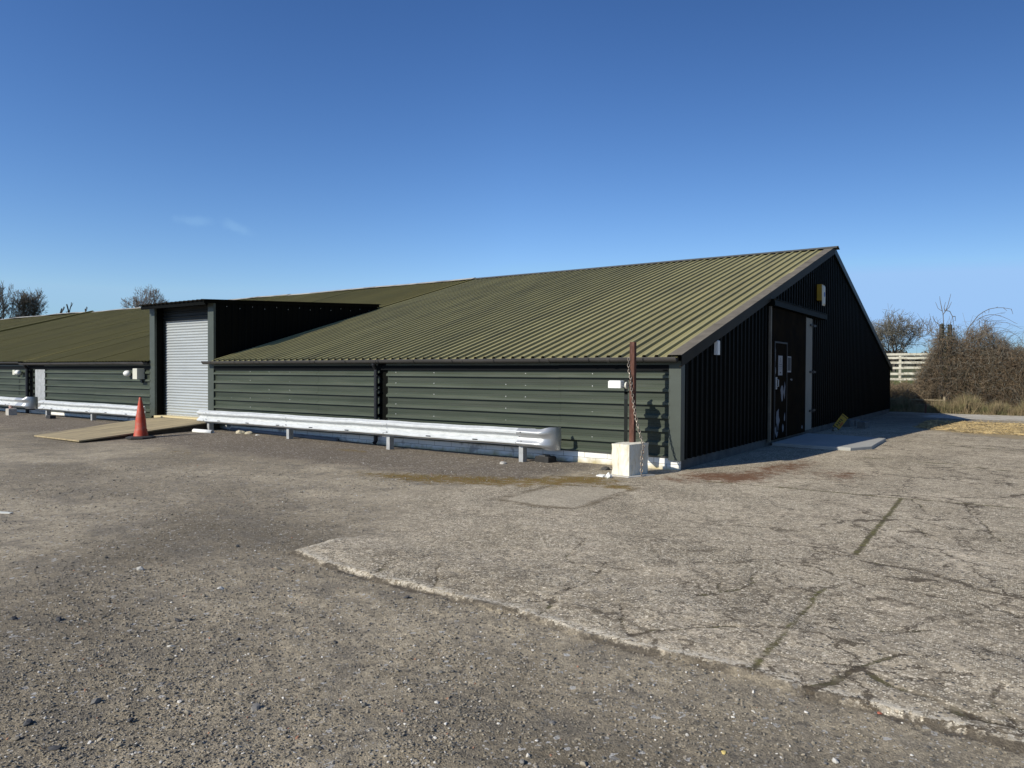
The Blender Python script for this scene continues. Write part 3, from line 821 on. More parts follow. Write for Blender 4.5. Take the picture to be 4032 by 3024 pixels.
roof_sheet(-12.975, 0.0, PITCH, 0.044, 0.140, 0.0, M_ROOF, "roof", wob=0.002, seg=6)
roof_sheet(-24.3, -16.09, 0.19, 0.018, 0.10, 0.016, M_ROOF2, "roof", wob=0.006, seg=6)
roof_sheet(-16.09, -12.98, 0.19, 0.018, 0.10, 0.016, M_ROOF2, "roof", wob=0.006, seg=4, ylo=5.6)
roof_sheet(-43.6, -24.25, 0.19, 0.018, 0.10, 0.045, M_ROOF2, "roof", wob=0.010, seg=4)
roof_sheet(XL, -43.6, 0.19, 0.018, 0.10, 0.075, M_ROOF2, "roof", wob=0.014, seg=4)
rf = MB()
for yy in (1.2, 3.1, 5.0, 6.9, 8.8, 10.6):
    for i in range(16):
        x = -0.19 - PITCH * (i * 2 + (int(yy) % 2)) + 0.0
        z = roofz(yy) + 0.0005
        rf.tube([(x, yy, z), (x, yy, z + 0.014)], 0.012, 6)
build_each(rf, "roof_screw", M_SCREW2, barn)
# lap strips between sheets
lp = MB()
lp.sweep([(-13.1, 0, 0), (-13.1, 0, 0.05), (-13.05, 0, 0.05), (-13.05, 0, 0)], (0, 5.9, roofz(5.9)), (0, RY, roofz(RY)))
for x, w, hh in ((-19.4, 0.035, 0.045), (-22.4, 0.03, 0.045), (-25.9, 0.04, 0.075), (-30.6, 0.04, 0.075), (-36, 0.04, 0.08)):
    lp.sweep([(x, 0, 0), (x, 0, hh), (x + w, 0, hh), (x + w, 0, 0)], (0, -0.14, roofz(-0.14)), (0, RY, roofz(RY)))
lp.sweep([(-43.6, 0, 0), (-43.6, 0, 0.16), (-43.35, 0, 0.16), (-43.35, 0, 0)], (0, -0.14, roofz(-0.14)), (0, RY, roofz(RY)))
build_each(lp, "lap_strip", M_ROOF2, barn)
# far slope
MB().add([(XL, RY, RZ), (0, RY, RZ), (0, BW + 0.14, roofz(-0.14)), (XL, BW + 0.14, roofz(-0.14))], [(0, 1, 2, 3)]).build("far_roof_slope", M_ROOF, barn)
# verge flashing
vf = MB()
vfd = MB()
vff = MB()
for sgn in (1, -1):
    Y = lambda y: y if sgn > 0 else BW - y
    a = [(-0.15, Y(-0.16), roofz(-0.16) + 0.046), (0.085, Y(-0.16), roofz(-0.16) + 0.046), (0.085, Y(-0.16), roofz(-0.16) - 0.15), (0.036, Y(-0.16), roofz(-0.16) - 0.15)]
    b = [(-0.15, Y(RY), roofz(RY) + 0.046), (0.085, Y(RY), roofz(RY) + 0.046), (0.085, Y(RY), roofz(RY) - 0.15), (0.036, Y(RY), roofz(RY) - 0.15)]
    if sgn > 0:
        vf.add(a + b, [(0, 1, 5, 4)])
        vff.add(a + b, [(1, 2, 6, 5), (2, 3, 7, 6)])
    else:
        vfd.add(a + b, [(0, 1, 5, 4), (1, 2, 6, 5), (2, 3, 7, 6)])
for yy in (1.9, 3.85, 5.8, 8.7):            # lap joints in the flashing
    z = roofz(yy)
    vf.add([(-0.152, yy, z + 0.050), (0.088, yy, z + 0.050), (0.088, yy, z - 0.153), (-0.152, yy + 0.12, z + 0.050 + 0.12 * SL), (0.088, yy + 0.12, z + 0.05 + 0.12 * SL), (0.088, yy + 0.12, z - 0.153 + 0.12 * SL)],
           [(0, 1, 4, 3)])
vf.build("verge_flashing", M_VERGE, barn)
vfd.build("verge_flashing", M_DARKVERGE, barn)
vff.build("verge_shaded_face", M_VERGEFACE, barn)  # same flashing as the top, gable-side shade put into its colour
# ridge cap
def ridge(x0, x1, lift, m_, wob, w=0.22):
    n = max(2, int((x1 - x0) / 1.2))
    V = []
    for i in range(n + 1):
        x = x0 + (x1 - x0) * i / n
        q = lift + wob * (math.sin(x * 0.9) + 0.6 * math.sin(x * 0.37 + 1.3) + 0.5 * math.sin(x * 2.3))
        V += [(x, RY - w, RZ + 0.055 + q - w * SL), (x, RY - 0.03, RZ + 0.065 + q), (x, RY + 0.03, RZ + 0.065 + q), (x, RY + w, RZ + 0.055 + q - w * SL)]
    F_ = [(4 * i + k, 4 * i + k + 1, 4 * i + k + 5, 4 * i + k + 4) for i in range(n) for k in range(3)]
    return MB().add(V, F_).build("ridge_cap", m_, barn)
ridge(-13.2, 0.17, 0.0, M_RIDGE, 0.002)
ridge(-24.3, -13.0, 0.01, M_RIDGEPALE, 0.008)
ridge(-43.5, -24.2, 0.03, M_RIDGEPALE, 0.014)
ridge(XL, -43.4, 0.08, M_RIDGEPALE, 0.02)

# gutters, with brackets and joints
def gutter(x0, x1, z, m_=M_GUTTER, r=0.068, joints=()):
    b_ = MB()
    n = 9
    ring = [(0, -0.255 + r - r * math.cos(math.pi * k / n) * 1.0, z - r * math.sin(math.pi * k / n)) for k in range(n + 1)]
    segs = list(joints)
    xs_ = [x0] + sorted(segs) + [x1]
    for i in range(len(xs_) - 1):
        dz = random.uniform(-0.004, 0.004)
        b_.sweep([(0, y, zz + dz) for _, y, zz in ring], (xs_[i], 0, 0), (xs_[i + 1], 0, 0))
        b_.sweep([(0, y, zz + dz) for y, zz in ((-0.262, z), (-0.262, z + 0.012), (-0.248, z + 0.012))], (xs_[i], 0, 0), (xs_[i + 1], 0, 0))
    for j in segs:
        rr = r + 0.007
        b_.sweep([(0, -0.255 + r - rr * math.cos(math.pi * k / n), z - rr * math.sin(math.pi * k / n)) for k in range(n + 1)], (j - 0.03, 0, 0), (j + 0.03, 0, 0))
    # end caps
    for xe in (x0, x1):
        b_.add([(xe, y, zz) for _, y, zz in ring], [tuple(range(n + 1))])
    g_ = b_.build("gutter", m_, barn, smooth=False)
    k_ = MB()
    x = x0 + 0.4
    while x < x1:
        k_.sweep([(0, -0.255 + r - (r + 0.004) * math.cos(math.pi * k / n), z - (r + 0.004) * math.sin(math.pi * k / n)) for k in range(n + 1)], (x, 0, 0), (x + 0.022, 0, 0))
        x += 1.02
    build_each(k_, "gutter_bracket", M_BLACKPIPE, g_)
    return g_


gutter(-13.2, 0.02, 1.845, joints=(-11.0, -8.9, -6.78, -4.4, -2.41, -1.2))
gutter(-24.36, -16.12, 1.835, joints=(-22.0, -19.5, -17.5, -16.7))
gutter(XL, -24.4, 1.875, r=0.05, joints=(-28, -33, -40))


def downpipe(x, zt, zb=0.1, w=0.075, y=-0.10):
    b_ = MB()
    b_.tube([(x, -0.175, zt), (x, -0.175, zt - 0.05), (x, y, zt - 0.16), (x, y, zb), (x, y - 0.05, zb - 0.05)], w * 0.58, 10)
    for z in (0.35, 1.2, 1.5):
        b_.box((x - w * 0.75, y - w * 0.3, z), (x + w * 0.75, -0.0, z + 0.03))
    return b_.build("downpipe", M_BLACKPIPE, barn)


downpipe(-6.88, 1.80)
downpipe(-24.05, 1.80, w=0.10)
# bare metal sheet patched on to the wall beyond the entrance
ms = MB()
ms.box((-23.50, -0.045, 0.17), (-22.81, -0.037, 1.62))
ms.box((-23.60, -0.03, 0.17), (-23.505, -0.022, 1.62))
ms.build("bare_metal_sheet", M_GALVPOST, barn)["label"] = "bare grey metal sheet patched on the side wall"
# ragged ends of the cladding beside it
rg = MB()
for i in range(8):
    z = 0.22 + i * PITCH * 0.88
    rg.box((-23.72, -0.03 - 0.01 * (i % 2), z), (-23.62, -0.012, z + 0.11))
build_each(rg, "cladding_offcut", M_WALL, barn)

# ---- raised entrance with roller shutter
PX0, PX1 = -16.10, -12.97
TZ, TB = 3.44, 3.78
def ptop(y): return TZ + (TB - TZ) * (y + 0.0) / 5.95
# side walls (vertical ribs), right one seen
for xw, sg in ((PX1, 1), (PX0, -1)):
    pw = MB()
    pr = rib_profile(0.0, 5.95, 0.2, 0.03, 0.12)
    for (y0, h0), (y1, h1) in zip(pr[:-1], pr[1:]):
        pw.add([(xw + sg * h0 - sg * 0.03, y0, roofz(y0) - 0.05), (xw + sg * h1 - sg * 0.03, y1, roofz(y1) - 0.05), (xw + sg * h1 - sg * 0.03, y1, ptop(y1)), (xw + sg * h0 - sg * 0.03, y0, ptop(y0))], [(0, 1, 2, 3)])
    pw.build("entrance_side_cladding", M_DARKCLAD, barn)
sc2 = MB()
for i in range(14):
    y = 0.35 + i * 0.4
    z = ptop(y) - 0.13 - 0.05 * (i % 2)
    sc2.tube([(PX1 - 0.03 + 0.001, y, z), (PX1 + 0.008, y, z)], 0.011, 6)
build_each(sc2, "fixing_screw", M_GALVPOST, barn)
# canopy sheet, corrugated front to back
cp = MB()
pr = rib_profile(PX0 - 0.16, PX1 + 0.10, 0.205, 0.022, 0.12)
n = len(pr)
V = []
for yy in (-0.36, 6.1):
    for x, h in pr: V.append((x, yy, ptop(yy) + 0.035 + h))
for yy in (-0.36, 6.1):
    for x, h in pr: V.append((x, yy, ptop(yy) + 0.028 + h))
F_ = [(i, i + 1, n + i + 1, n + i) for i in range(n - 1)] + [(2 * n + i, 3 * n + i, 3 * n + i + 1, 2 * n + i + 1) for i in range(n - 1)]
F_ += [(i, 2 * n + i, 2 * n + i + 1, i + 1) for i in range(n - 1)]
cp.add(V, F_)
cp.build("canopy_sheet", M_VERGEFACE, barn)
MB().box((PX0 - 0.02, -0.30, TZ - 0.10), (PX1 + 0.02, -0.25, TZ + 0.0)).build("canopy_fascia", M_DARKCLAD, barn)
cs = MB()
cs.add([(PX1 + 0.035, -0.34, ptop(-0.34) + 0.05), (PX1 + 0.035, 5.98, ptop(5.98) + 0.05), (PX1 + 0.035, 5.98, ptop(5.98) - 0.05), (PX1 + 0.035, -0.34, ptop(-0.34) - 0.05),
        (PX1 + 0.028, -0.34, ptop(-0.34) + 0.05), (PX1 + 0.028, 5.98, ptop(5.98) + 0.05), (PX1 + 0.028, 5.98, ptop(5.98) - 0.05), (PX1 + 0.028, -0.34, ptop(-0.34) - 0.05)],
       [(0, 1, 2, 3), (7, 6, 5, 4), (0, 4, 5, 1), (3, 2, 6, 7), (0, 3, 7, 4)])
cs.build("canopy_edge_flashing", M_DARKCLAD, barn)
# posts
for x0, x1, nm_ in ((-13.225, -12.965, "entrance_post"), (-16.12, -15.86, "entrance_post")):
    MB().box((x0, -0.045, 0.30), (x1, 0.02, TZ - 0.02), 0.004).build(nm_, M_TRIM, barn)
# dark reveal
MB().box((-16.08, 0.021, 0.1), (-15.88, 0.5, 3.4)).box((-13.2, 0.021, 0.1), (-12.99, 0.5, 3.4)).box((-15.86, 0.5, 0.0), (-13.205, 0.56, 3.42)).build("entrance_reveal", M_DARKCLAD, barn)
# horizontal cladding above shutter, canopy shade put into its colour
lb = MB()
lb.sweep([(0, 0.24 - h, z) for z, h in rib_profile(3.02, 3.42, 0.13, 0.03, 0.07)], (-15.88, 0, 0), (-13.2, 0, 0))
lb.build("shutter_lintel", mat("shaded_lintel_sheet", (0.016, 0.020, 0.022), 0.5, spec=0.3), barn)
# roller shutter: curved laths
rs = MB()
ptsl = []
z = 0.34
while z < 3.06:
    for k in range(7):
        a = math.pi * k / 6
        ptsl.append((0, 0.27 - 0.020 * math.sin(a) * (1 if k not in (0, 6) else 0), z + 0.070 * k / 6))
    ptsl.append((0, 0.274, z + 0.074))
    z += 0.078
rs.sweep(ptsl, (-15.86, 0, 0), (-13.2, 0, 0))
sh_ = rs.build("roller_shutter", M_SHUTTER, barn)
MB().box((-15.86, 0.255, 0.30), (-13.2, 0.285, 0.345)).build("bottom_bar", M_GALVPOST, sh_)
build_each(MB().box((-15.87, 0.225, 0.3), (-15.80, 0.29, 3.05)).box((-13.27, 0.225, 0.3), (-13.2, 0.29, 3.05)), "guide_rail", M_DARKSTEEL, sh_)
MB().box((-15.88, -0.06, 0.245), (-12.99, 0.26, 0.315)).build("threshold", M_THRESH, barn)

# ---- sliding door in the gable
DY0, DY1 = 4.98, 7.92
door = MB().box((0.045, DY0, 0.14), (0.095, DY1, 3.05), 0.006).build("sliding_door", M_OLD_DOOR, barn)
wd = MB()
wd.box((0.0955, 5.12, 0.2), (0.105, 6.06, 2.27))
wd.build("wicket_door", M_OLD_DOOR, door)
fr_ = MB()
for a_, b_2 in (((5.075, 0.16), (5.115, 2.31)), ((6.065, 0.16), (6.10, 2.31)), ((5.116, 2.275), (6.064, 2.31))):
    fr_.box((0.0957, a_[0], a_[1]), (0.118, b_2[0], b_2[1]))
fr_.build("wicket_frame", M_BLACK, door)
hd = MB().box((0.1055, 5.17, 1.25), (0.125, 5.24, 1.52)).tube([(0.12, 5.2, 1.30), (0.165, 5.2, 1.32), (0.165, 5.2, 1.46), (0.12, 5.2, 1.48)], 0.010, 6)
hd.build("handle", M_GALVPOST, door)
pp = MB()
def flake(cy, cz, ry, rz, n=11, sd_=0):
    rr = random.Random(sd_)
    o = [(0.1075 if cy < 6.05 else 0.0975, cy + ry * math.cos(2 * math.pi * k / n) * rr.uniform(0.5, 1.1), cz + rz * math.sin(2 * math.pi * k / n) * rr.uniform(0.6, 1.1)) for k in range(n)]
    i = [(q[0] - 0.0015, q[1], q[2]) for q in o]
    pp.add(o + i, [tuple(range(n))] + [(k, n + k, n + (k + 1) % n, (k + 1) % n) for k in range(n)])
for k, a_ in enumerate(((5.72, 1.18, 0.13, 0.20), (5.93, 1.22, 0.07, 0.20), (5.38, 0.55, 0.16, 0.30), (5.30, 0.34, 0.14, 0.16), (5.82, 0.36, 0.10, 0.10), (5.16, 2.0, 0.02, 0.16), (5.17, 1.66, 0.035, 0.09),
                         (6.12, 1.56, 0.03, 0.09), (6.55, 1.46, 0.14, 0.03), (7.6, 0.28, 0.07, 0.06), (5.95, 0.6, 0.05, 0.12))):
    flake(*a_, sd_=k)
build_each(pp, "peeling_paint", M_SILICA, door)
jb = MB().box((0.045, 7.95, 0.17), (0.085, 8.62, 3.02), 0.01)
jb.build("pale_jamb_board", M_JAMB, barn)
hg = MB()
for z in (2.82, 1.62, 0.62):
    hg.box((0.087, 8.35, z), (0.11, 8.95, z + 0.05)); hg.tube([(0.11, 8.62, z - 0.03), (0.11, 8.62, z + 0.08)], 0.018, 8)
build_each(hg, "hinge", M_BLACK, barn)
tr = MB().box((0.04, 4.85, 3.07), (0.17, 9.9, 3.20)).box((0.04, 4.85, 3.204), (0.19, 9.9, 3.215))
tr.build("door_track", M_DARKCLAD, barn)
MB().box((0.036, 4.86, 0.1), (0.085, 4.94, 3.06)).box((0.036, 4.885, 3.22), (0.05, 4.905, 3.42)).tube([(0.06, 4.895, 3.23), (0.06, 4.895, 3.27)], 0.03, 8).build("door_edge_post", M_VERGE, barn)

# ---- things fixed on the gable
def notice(name, y0, y1, z0, z1, m_, label):
    t = thing(name, (0.108, y0, z0), label, "notice", "paper notices on the sliding door")
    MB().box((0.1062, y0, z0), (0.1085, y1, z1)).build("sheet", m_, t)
    return t


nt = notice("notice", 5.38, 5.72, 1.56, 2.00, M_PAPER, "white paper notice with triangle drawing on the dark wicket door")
pr_ = MB()
cy = 5.55
X_ = 0.1092
def lineyz(b_, y0, z0, y1, z1, w=0.006, x=X_):
    d = Vector((y1 - y0, z1 - z0)).normalized(); nn = Vector((-d.y, d.x)) * w / 2
    b_.add([(x, y0 + nn.x, z0 + nn.y), (x, y1 + nn.x, z1 + nn.y), (x, y1 - nn.x, z1 - nn.y), (x, y0 - nn.x, z0 - nn.y)], [(0, 1, 2, 3)])
lineyz(pr_, cy - 0.10, 1.80, cy, 1.96, 0.012); lineyz(pr_, cy + 0.10, 1.80, cy, 1.96, 0.012); lineyz(pr_, cy - 0.10, 1.80, cy + 0.10, 1.80, 0.012)
lineyz(pr_, cy, 1.83, cy, 1.90, 0.02); lineyz(pr_, cy, 1.812, cy, 1.822, 0.014)
lineyz(pr_, 5.40, 1.765, 5.70, 1.765, 0.010)
for k in range(3): lineyz(pr_, 5.43, 1.735 - k * 0.025, 5.67 - 0.04 * (k == 2), 1.735 - k * 0.025, 0.005)
lineyz(pr_, 5.50, 1.62, 5.60, 1.62, 0.03)
pr_.build("print", M_BLACK, nt)
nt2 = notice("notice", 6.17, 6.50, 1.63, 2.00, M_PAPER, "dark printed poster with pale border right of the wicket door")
MB().box((0.1087, 6.20, 1.665), (0.1095, 6.47, 1.975)).build("print", M_BLACK, nt2)
for o_ in (nt2,):
    for c_ in o_.children: c_.location.x -= 0.009

gl = thing("gable_light", (0.04, 1.53, 2.05), "slim upright white light fitting high on the black gable near the corner", "light")
MB().box((0.034, 1.48, 1.93), (0.10, 1.60, 2.19), 0.012).build("housing", M_WHITEP, gl)
MB().tube([(0.045, 1.54, 2.19), (0.045, 1.54, 2.30)], 0.007, 6).build("cable", M_GALVPOST, gl)

al = thing("alarm_box", (0.035, 9.5, 3.75), "yellow and white alarm siren box high on the gable beside the sliding door", "alarm box")
MB().add([(0.034, 9.30, 3.55), (0.034, 9.66, 3.55), (0.034, 9.66, 3.98), (0.034, 9.30, 3.98), (0.16, 9.30, 3.55), (0.16, 9.66, 3.55), (0.15, 9.66, 3.98), (0.15, 9.30, 3.98)],
         [(3, 2, 1, 0), (4, 5, 6, 7), (0, 1, 5, 4), (1, 2, 6, 5), (2, 3, 7, 6), (3, 0, 4, 7)]).build("housing", M_YELLOW, al)
MB().add([(0.162, 9.32, 3.42), (0.162, 9.64, 3.42), (0.156, 9.66, 3.96), (0.156, 9.32, 3.96), (0.185, 9.38, 3.47), (0.185, 9.60, 3.47), (0.182, 9.60, 3.92), (0.182, 9.38, 3.92)],
         [(3, 2, 1, 0), (4, 5, 6, 7), (0, 1, 5, 4), (1, 2, 6, 5), (2, 3, 7, 6), (3, 0, 4, 7)]).build("cover", M_PALEBOX, al)
MB().tube([(0.184, 9.49, 3.72), (0.188, 9.49, 3.72)], 0.07, 14).build("emblem", M_BLUEP, al)

# ---- things fixed on the side wall
def sensor_light(x, z, label):
    t = thing("wall_light", (x, -0.04, z), label, "light", "lights on the long side wall")
    return t
wl_ = sensor_light(-17.25, 1.51, "round white lamp on the green side wall left of the grey box")
b_ = MB()
for k in range(6):
    pass
rings = [(0.0, 0.035), (0.02, 0.085), (0.06, 0.10), (0.12, 0.09), (0.165, 0.05), (0.18, 0.0)]
V = []; n = 14
for d, r in rings:
    for k in range(n):
        V.append((-17.25 + 1.35 * r * math.cos(2 * math.pi * k / n), -0.036 - d, 1.51 + r * 0.95 * math.sin(2 * math.pi * k / n)))
F_ = [(i * n + k, i * n + (k + 1) % n, (i + 1) * n + (k + 1) % n, (i + 1) * n + k) for i in range(len(rings) - 1) for k in range(n)]
b_.add(V, F_).build("globe", M_WHITEP, wl_, smooth=True)
bx_ = thing("control_box", (-16.5, -0.04, 1.35), "beige rectangular control box on side wall left of the roller shutter", "control box")
MB().box((-16.66, -0.26, 1.35), (-16.42, -0.036, 1.66), 0.01).build("box", M_PALEBOX, bx_)
MB().box((-16.50, -0.10, 1.24), (-16.44, -0.036, 1.345)).build("conduit", M_BLACKPIPE, bx_)
fl2 = sensor_light(-24.8, 1.52, "white twin floodlight with sensor at far left of the side wall")
MB().box((-25.10, -0.16, 1.43), (-24.92, -0.04, 1.60), 0.01).build("sensor", M_PALEBOX, fl2)
MB().tube([(-24.90, -0.10, 1.51), (-24.74, -0.10, 1.51)], 0.022, 8).build("arm", M_BLACKPIPE, fl2)
MB().tube([(-24.72, -0.17, 1.51), (-24.70, -0.17, 1.51), (-24.55, -0.16, 1.51), (-24.52, -0.16, 1.51)], [0.05, 0.085, 0.085, 0.05], 12).build("lamp_head", M_WHITEP, fl2, smooth=True)
MB().tube([(-24.85, -0.04, 1.42), (-24.86, -0.045, 0.7)], 0.009, 5).build("cable", M_BLACKPIPE, fl2)

# ------------------------------------------------------------------ crash barriers
def wbeam(x0, x1, y, zc, label, posts, ends=(False, False), dy_end=0.0):
    t = thing("crash_barrier", (posts[0], y, 0), label, "crash barrier", "crash barriers along the side wall")
    H = 0.158
    base = [(-1.0, 0.0), (-0.95, 0.002), (-0.76, 0.076), (-0.70, 0.084), (-0.56, 0.084), (-0.50, 0.076), (-0.08, 0.003), (0.08, 0.003), (0.38, 0.076), (0.46, 0.084), (0.66, 0.084), (0.74, 0.076), (0.96, 0.012), (1.0, 0.006)]
    b_ = MB()
    n = len(base)
    L_ = x1 - x0
    k = int(L_ / 0.18)
    V = []
    for i in range(k + 1):
        x = x0 + L_ * i / k
        dz = 0.004 * math.sin(x * 1.7) + 0.0025 * math.sin(x * 5.3 + 1)
        for q, d in base:
            V.append((x, y - d + 0.003 * math.sin(x * 2.3 + q), zc + q * H + dz))
    F_ = [(i * n + j, i * n + j + 1, (i + 1) * n + j + 1, (i + 1) * n + j) for i in range(k) for j in range(n - 1)]
    b_.add(V, F_)
    rail = b_.build("rail", M_GALV, t, smooth=False)
    # overlapping joint sheets + bolt heads and slots
    jt = MB()
    for p in posts:
        for q in (-0.5, 0.5):
            for ox in (-0.05, 0.05):
                jt.tube([(p + ox, y - 0.080, zc + q * H + 0.015 * (1 if ox > 0 else -1)), (p + ox, y - 0.094, zc + q * H + 0.015 * (1 if ox > 0 else -1))], 0.014, 6)
    build_each(jt, "bolt", M_GALVPOST, rail)
    jt = MB()
    x = x0 + 0.9
    while x < x1 - 0.4:
        jt.box((x, y - 0.0865, zc - 0.098), (x + 0.12, y - 0.0835, zc - 0.078))
        x += 1.15
    build_each(jt, "slot", M_BLACKPIPE, rail)
    for p in posts:
        g = gz(p, y) - 0.12
        pb = MB()
        pb.box((p - 0.05, y + 0.012, g), (p + 0.04, y + 0.020, zc + 0.12))
        pb.box((p + 0.034, y + 0.0205, g), (p + 0.04, y + 0.13, zc + 0.12))
        pb.box((p - 0.05, y + 0.1305, g), (p + 0.04, y + 0.138, zc + 0.12))
        pb.build("post", M_GALVPOST, t)
    # curled terminal at the right-hand end
    if ends[1]:
        V = []
        m_ = 26
        for i in range(m_ + 1):
            u = i / m_
            if u < 0.38:
                x = x1 - 0.36 + 0.46 * u / 0.38; yy = y - 0.006; nx, ny = 0.0, -1.0
            else:
                a = (u - 0.38) / 0.62 * math.radians(118)
                x = x1 + 0.10 + 0.235 * math.sin(a); yy = y - 0.006 + 0.235 * (1 - math.cos(a)); nx, ny = math.sin(a), -math.cos(a)
            flat = 1 - sstep(0.30, 0.72, np.array(u)).item()
            flare = 1.03 + 0.26 * sstep(0.36, 0.62, np.array(u)).item()
            for q, d in base:
                bulge = 0.012 * (1 - q * q) * (1 - flat)
                dd = (d + 0.004) * flat + bulge
                V.append((x + nx * dd, yy + ny * dd, zc + q * H * flare - 0.01 * u))
        F_ = [(i * n + j, i * n + j + 1, (i + 1) * n + j + 1, (i + 1) * n + j) for i in range(m_) for j in range(n - 1)]
        MB().add(V, F_).build("end_terminal", M_GALVEND, t, smooth=True)
    return t


wbeam(-12.72, -2.42, -0.60, 0.445, "long galvanised crash barrier with curled end, right of the roller shutter ramp", (-2.74, -6.03, -9.22, -12.36), (False, True))
wbeam(-21.78, -15.35, -0.60, 0.455, "galvanised crash barrier between the bare metal sheet and the traffic cone", (-18.42, -21.42, -15.62), (False, False))
wbeam(-31.0, -23.15, -0.60, 0.50, "galvanised crash barrier cut off by the left edge, beyond the black downpipe", (-24.05, -27.2, -30.4), (False, True))

# ------------------------------------------------------------------ ramp and cone
ramp = thing("wooden_ramp", (-13.7, -2.0, 0), "weathered timber ramp rising to the roller shutter doorway", "ramp")
rp = [(-14.75, -3.62), (-12.52, -3.62), (-12.46, -0.55), (-12.60, -0.07), (-15.35, -0.07), (-15.30, -0.6)]
def rz_(y): return 0.045 + (0.285 - 0.045) * min(1, (y + 3.62) / 3.1)
V = [(x, y, rz_(y)) for x, y in rp] + [(x, y, rz_(y) - 0.03) for x, y in rp]
n = len(rp)
MB().add(V, [tuple(range(n)), tuple(range(n, 2 * n))[::-1]] + [(i, n + i, n + (i + 1) % n, (i + 1) % n) for i in range(n)]).build("deck", M_RAMP, ramp)
sd2 = [(-14.72, -3.5), (-12.56, -3.5), (-12.50, -0.55), (-12.62, -0.10), (-15.3, -0.10), (-15.26, -0.6)]
V = [(x, y, rz_(y) - 0.032) for x, y in sd2] + [(x, y, -0.1) for x, y in sd2]
MB().add(V, [tuple(range(n)), tuple(range(n, 2 * n))[::-1]] + [(i, n + i, n + (i + 1) % n, (i + 1) % n) for i in range(n)]).build("side_boards", M_RAMPSIDE, ramp)
bt = MB()
for x in (-14.1, -13.4, -12.9):
    for k in range(5):
        y = -3.3 + k * 0.62
        bt.box((x, y, rz_(y) + 0.004), (x + 0.012, y + 0.55, rz_(y) + 0.0045))

cone = thing("traffic_cone", (-12.17, -2.42, 0.0), "faded orange traffic cone on dark rubber base beside the ramp", "traffic cone")
cz = gz(-12.17, -2.42)
prf = [(0.160, 0.055), (0.150, 0.10), (0.138, 0.20), (0.126, 0.22), (0.112, 0.42), (0.082, 0.62), (0.052, 0.80), (0.034, 0.90), (0.028, 0.945), (0.020, 0.95)]
V = []; n = 20
for r, z in prf:
    for k in range(n):
        V.append((-12.17 + r * math.cos(2 * math.pi * k / n) - 0.02 * (z / 0.95) ** 2, -2.42 + r * math.sin(2 * math.pi * k / n), cz + z))
F_ = [(i * n + k, i * n + (k + 1) % n, (i + 1) * n + (k + 1) % n, (i + 1) * n + k) for i in range(len(prf) - 1) for k in range(n)]
MB().add(V, F_).build("cone_body", M_CONE, cone, smooth=True)
V = []
for r, z in ((0.30, 0.0), (0.30, 0.03), (0.27, 0.045), (0.185, 0.06), (0.17, 0.06)):
    for k in range(8):
        a = math.pi / 8 + k * math.pi / 4
        V.append((-12.17 + r * math.cos(a) * 1.08, -2.42 + r * math.sin(a) * 1.08, cz + z))
F_ = [(i * 8 + k, i * 8 + (k + 1) % 8, (i + 1) * 8 + (k + 1) % 8, (i + 1) * 8 + k) for i in range(4) for k in range(8)]
MB().add(V, F_).build("base", M_RUBBER, cone)

# ------------------------------------------------------------------ chained post in a concrete block, with floodlight
cpst = thing("chained_post", (-0.48, -0.98, 0), "rusty steel post with hanging chain set in a white concrete block", "post")
blk = MB()
bp_ = [(-0.645, -1.17), (-0.315, -1.22), (-0.232, -0.70), (-0.56, -0.65)]
nz_ = 7
V = []
per = []
for i in range(4):
    a = Vector(bp_[i]); b = Vector(bp_[(i + 1) % 4])
    for k in range(8):
        per.append(a.lerp(b, k / 8))
rr = random.Random(3)
n = len(per)
c0 = Vector((-0.40, -0.97))
for j in range(nz_ + 1):
    z = -0.05 + 0.55 * j / nz_
    for i, p in enumerate(per):
        q = p + (p - c0).normalized() * rr.uniform(-0.006, 0.006) + (p - c0) * (-0.03 if j < 4 else 0.0)
        if i % 8 == 0: q = q - (q - c0).normalized() * rr.uniform(0.0, 0.012)
        V.append((q.x, q.y, z + (rr.uniform(-0.006, 0.004) if j == nz_ else 0)))
F_ = [(j * n + i, j * n + (i + 1) % n, (j + 1) * n + (i + 1) % n, (j + 1) * n + i) for j in range(nz_) for i in range(n)]
F_ += [tuple(range(nz_ * n, (nz_ + 1) * n))]
blk.add(V, F_).build("concrete_block", M_CBLOCK, cpst)
MB().prism([(-0.72, -1.20), (-0.29, -1.29), (-0.07, -0.80), (-0.5, -0.65)], -0.05, 0.022, 0.01).build("mortar_bed", M_CBASE, cpst)
ps = MB()
ps.box((-0.535, -0.775, 0.45), (-0.455, -0.765, 2.09)).box((-0.463, -0.7645, 0.45), (-0.455, -0.705, 2.085)).box((-0.535, -0.7045, 0.45), (-0.455, -0.697, 2.09))
post_o = ps.build("steel_post", M_RUST, cpst)
# stand-in panel beside the rusty post, shaped to throw the wall shadow
dk = MB()
dv = Vector((-0.43, 0.90)).normalized(); nv = Vector((dv.y, -dv.x)) * 0.028
a0 = Vector((-0.622, -0.72)); a1 = a0 + dv * 0.28
zs = [(0.0, 1.50), (0.12, 1.60), (0.2, 1.44), (0.34, 1.47), (0.5, 1.45), (0.72, 1.46), (1.0, 1.40)]
outl = [(0.10, 0.47), (0.80, 0.47), (0.86, 0.62), (0.97, 0.95), (1.0, 1.18), (0.92, 1.24), (0.80, 1.28), (0.98, 1.30), (0.96, 1.38), (0.78, 1.42), (0.70, 1.33), (0.30, 1.49), (0.22, 1.50), (0.20, 1.30), (0.10, 1.26), (0.04, 0.9)]
V = []
for s_ in (1, -1):
    for u, z in outl:
        q = a0.lerp(a1, 1 - u) + nv * s_
        V.append((q.x, q.y, z))
n = len(outl)
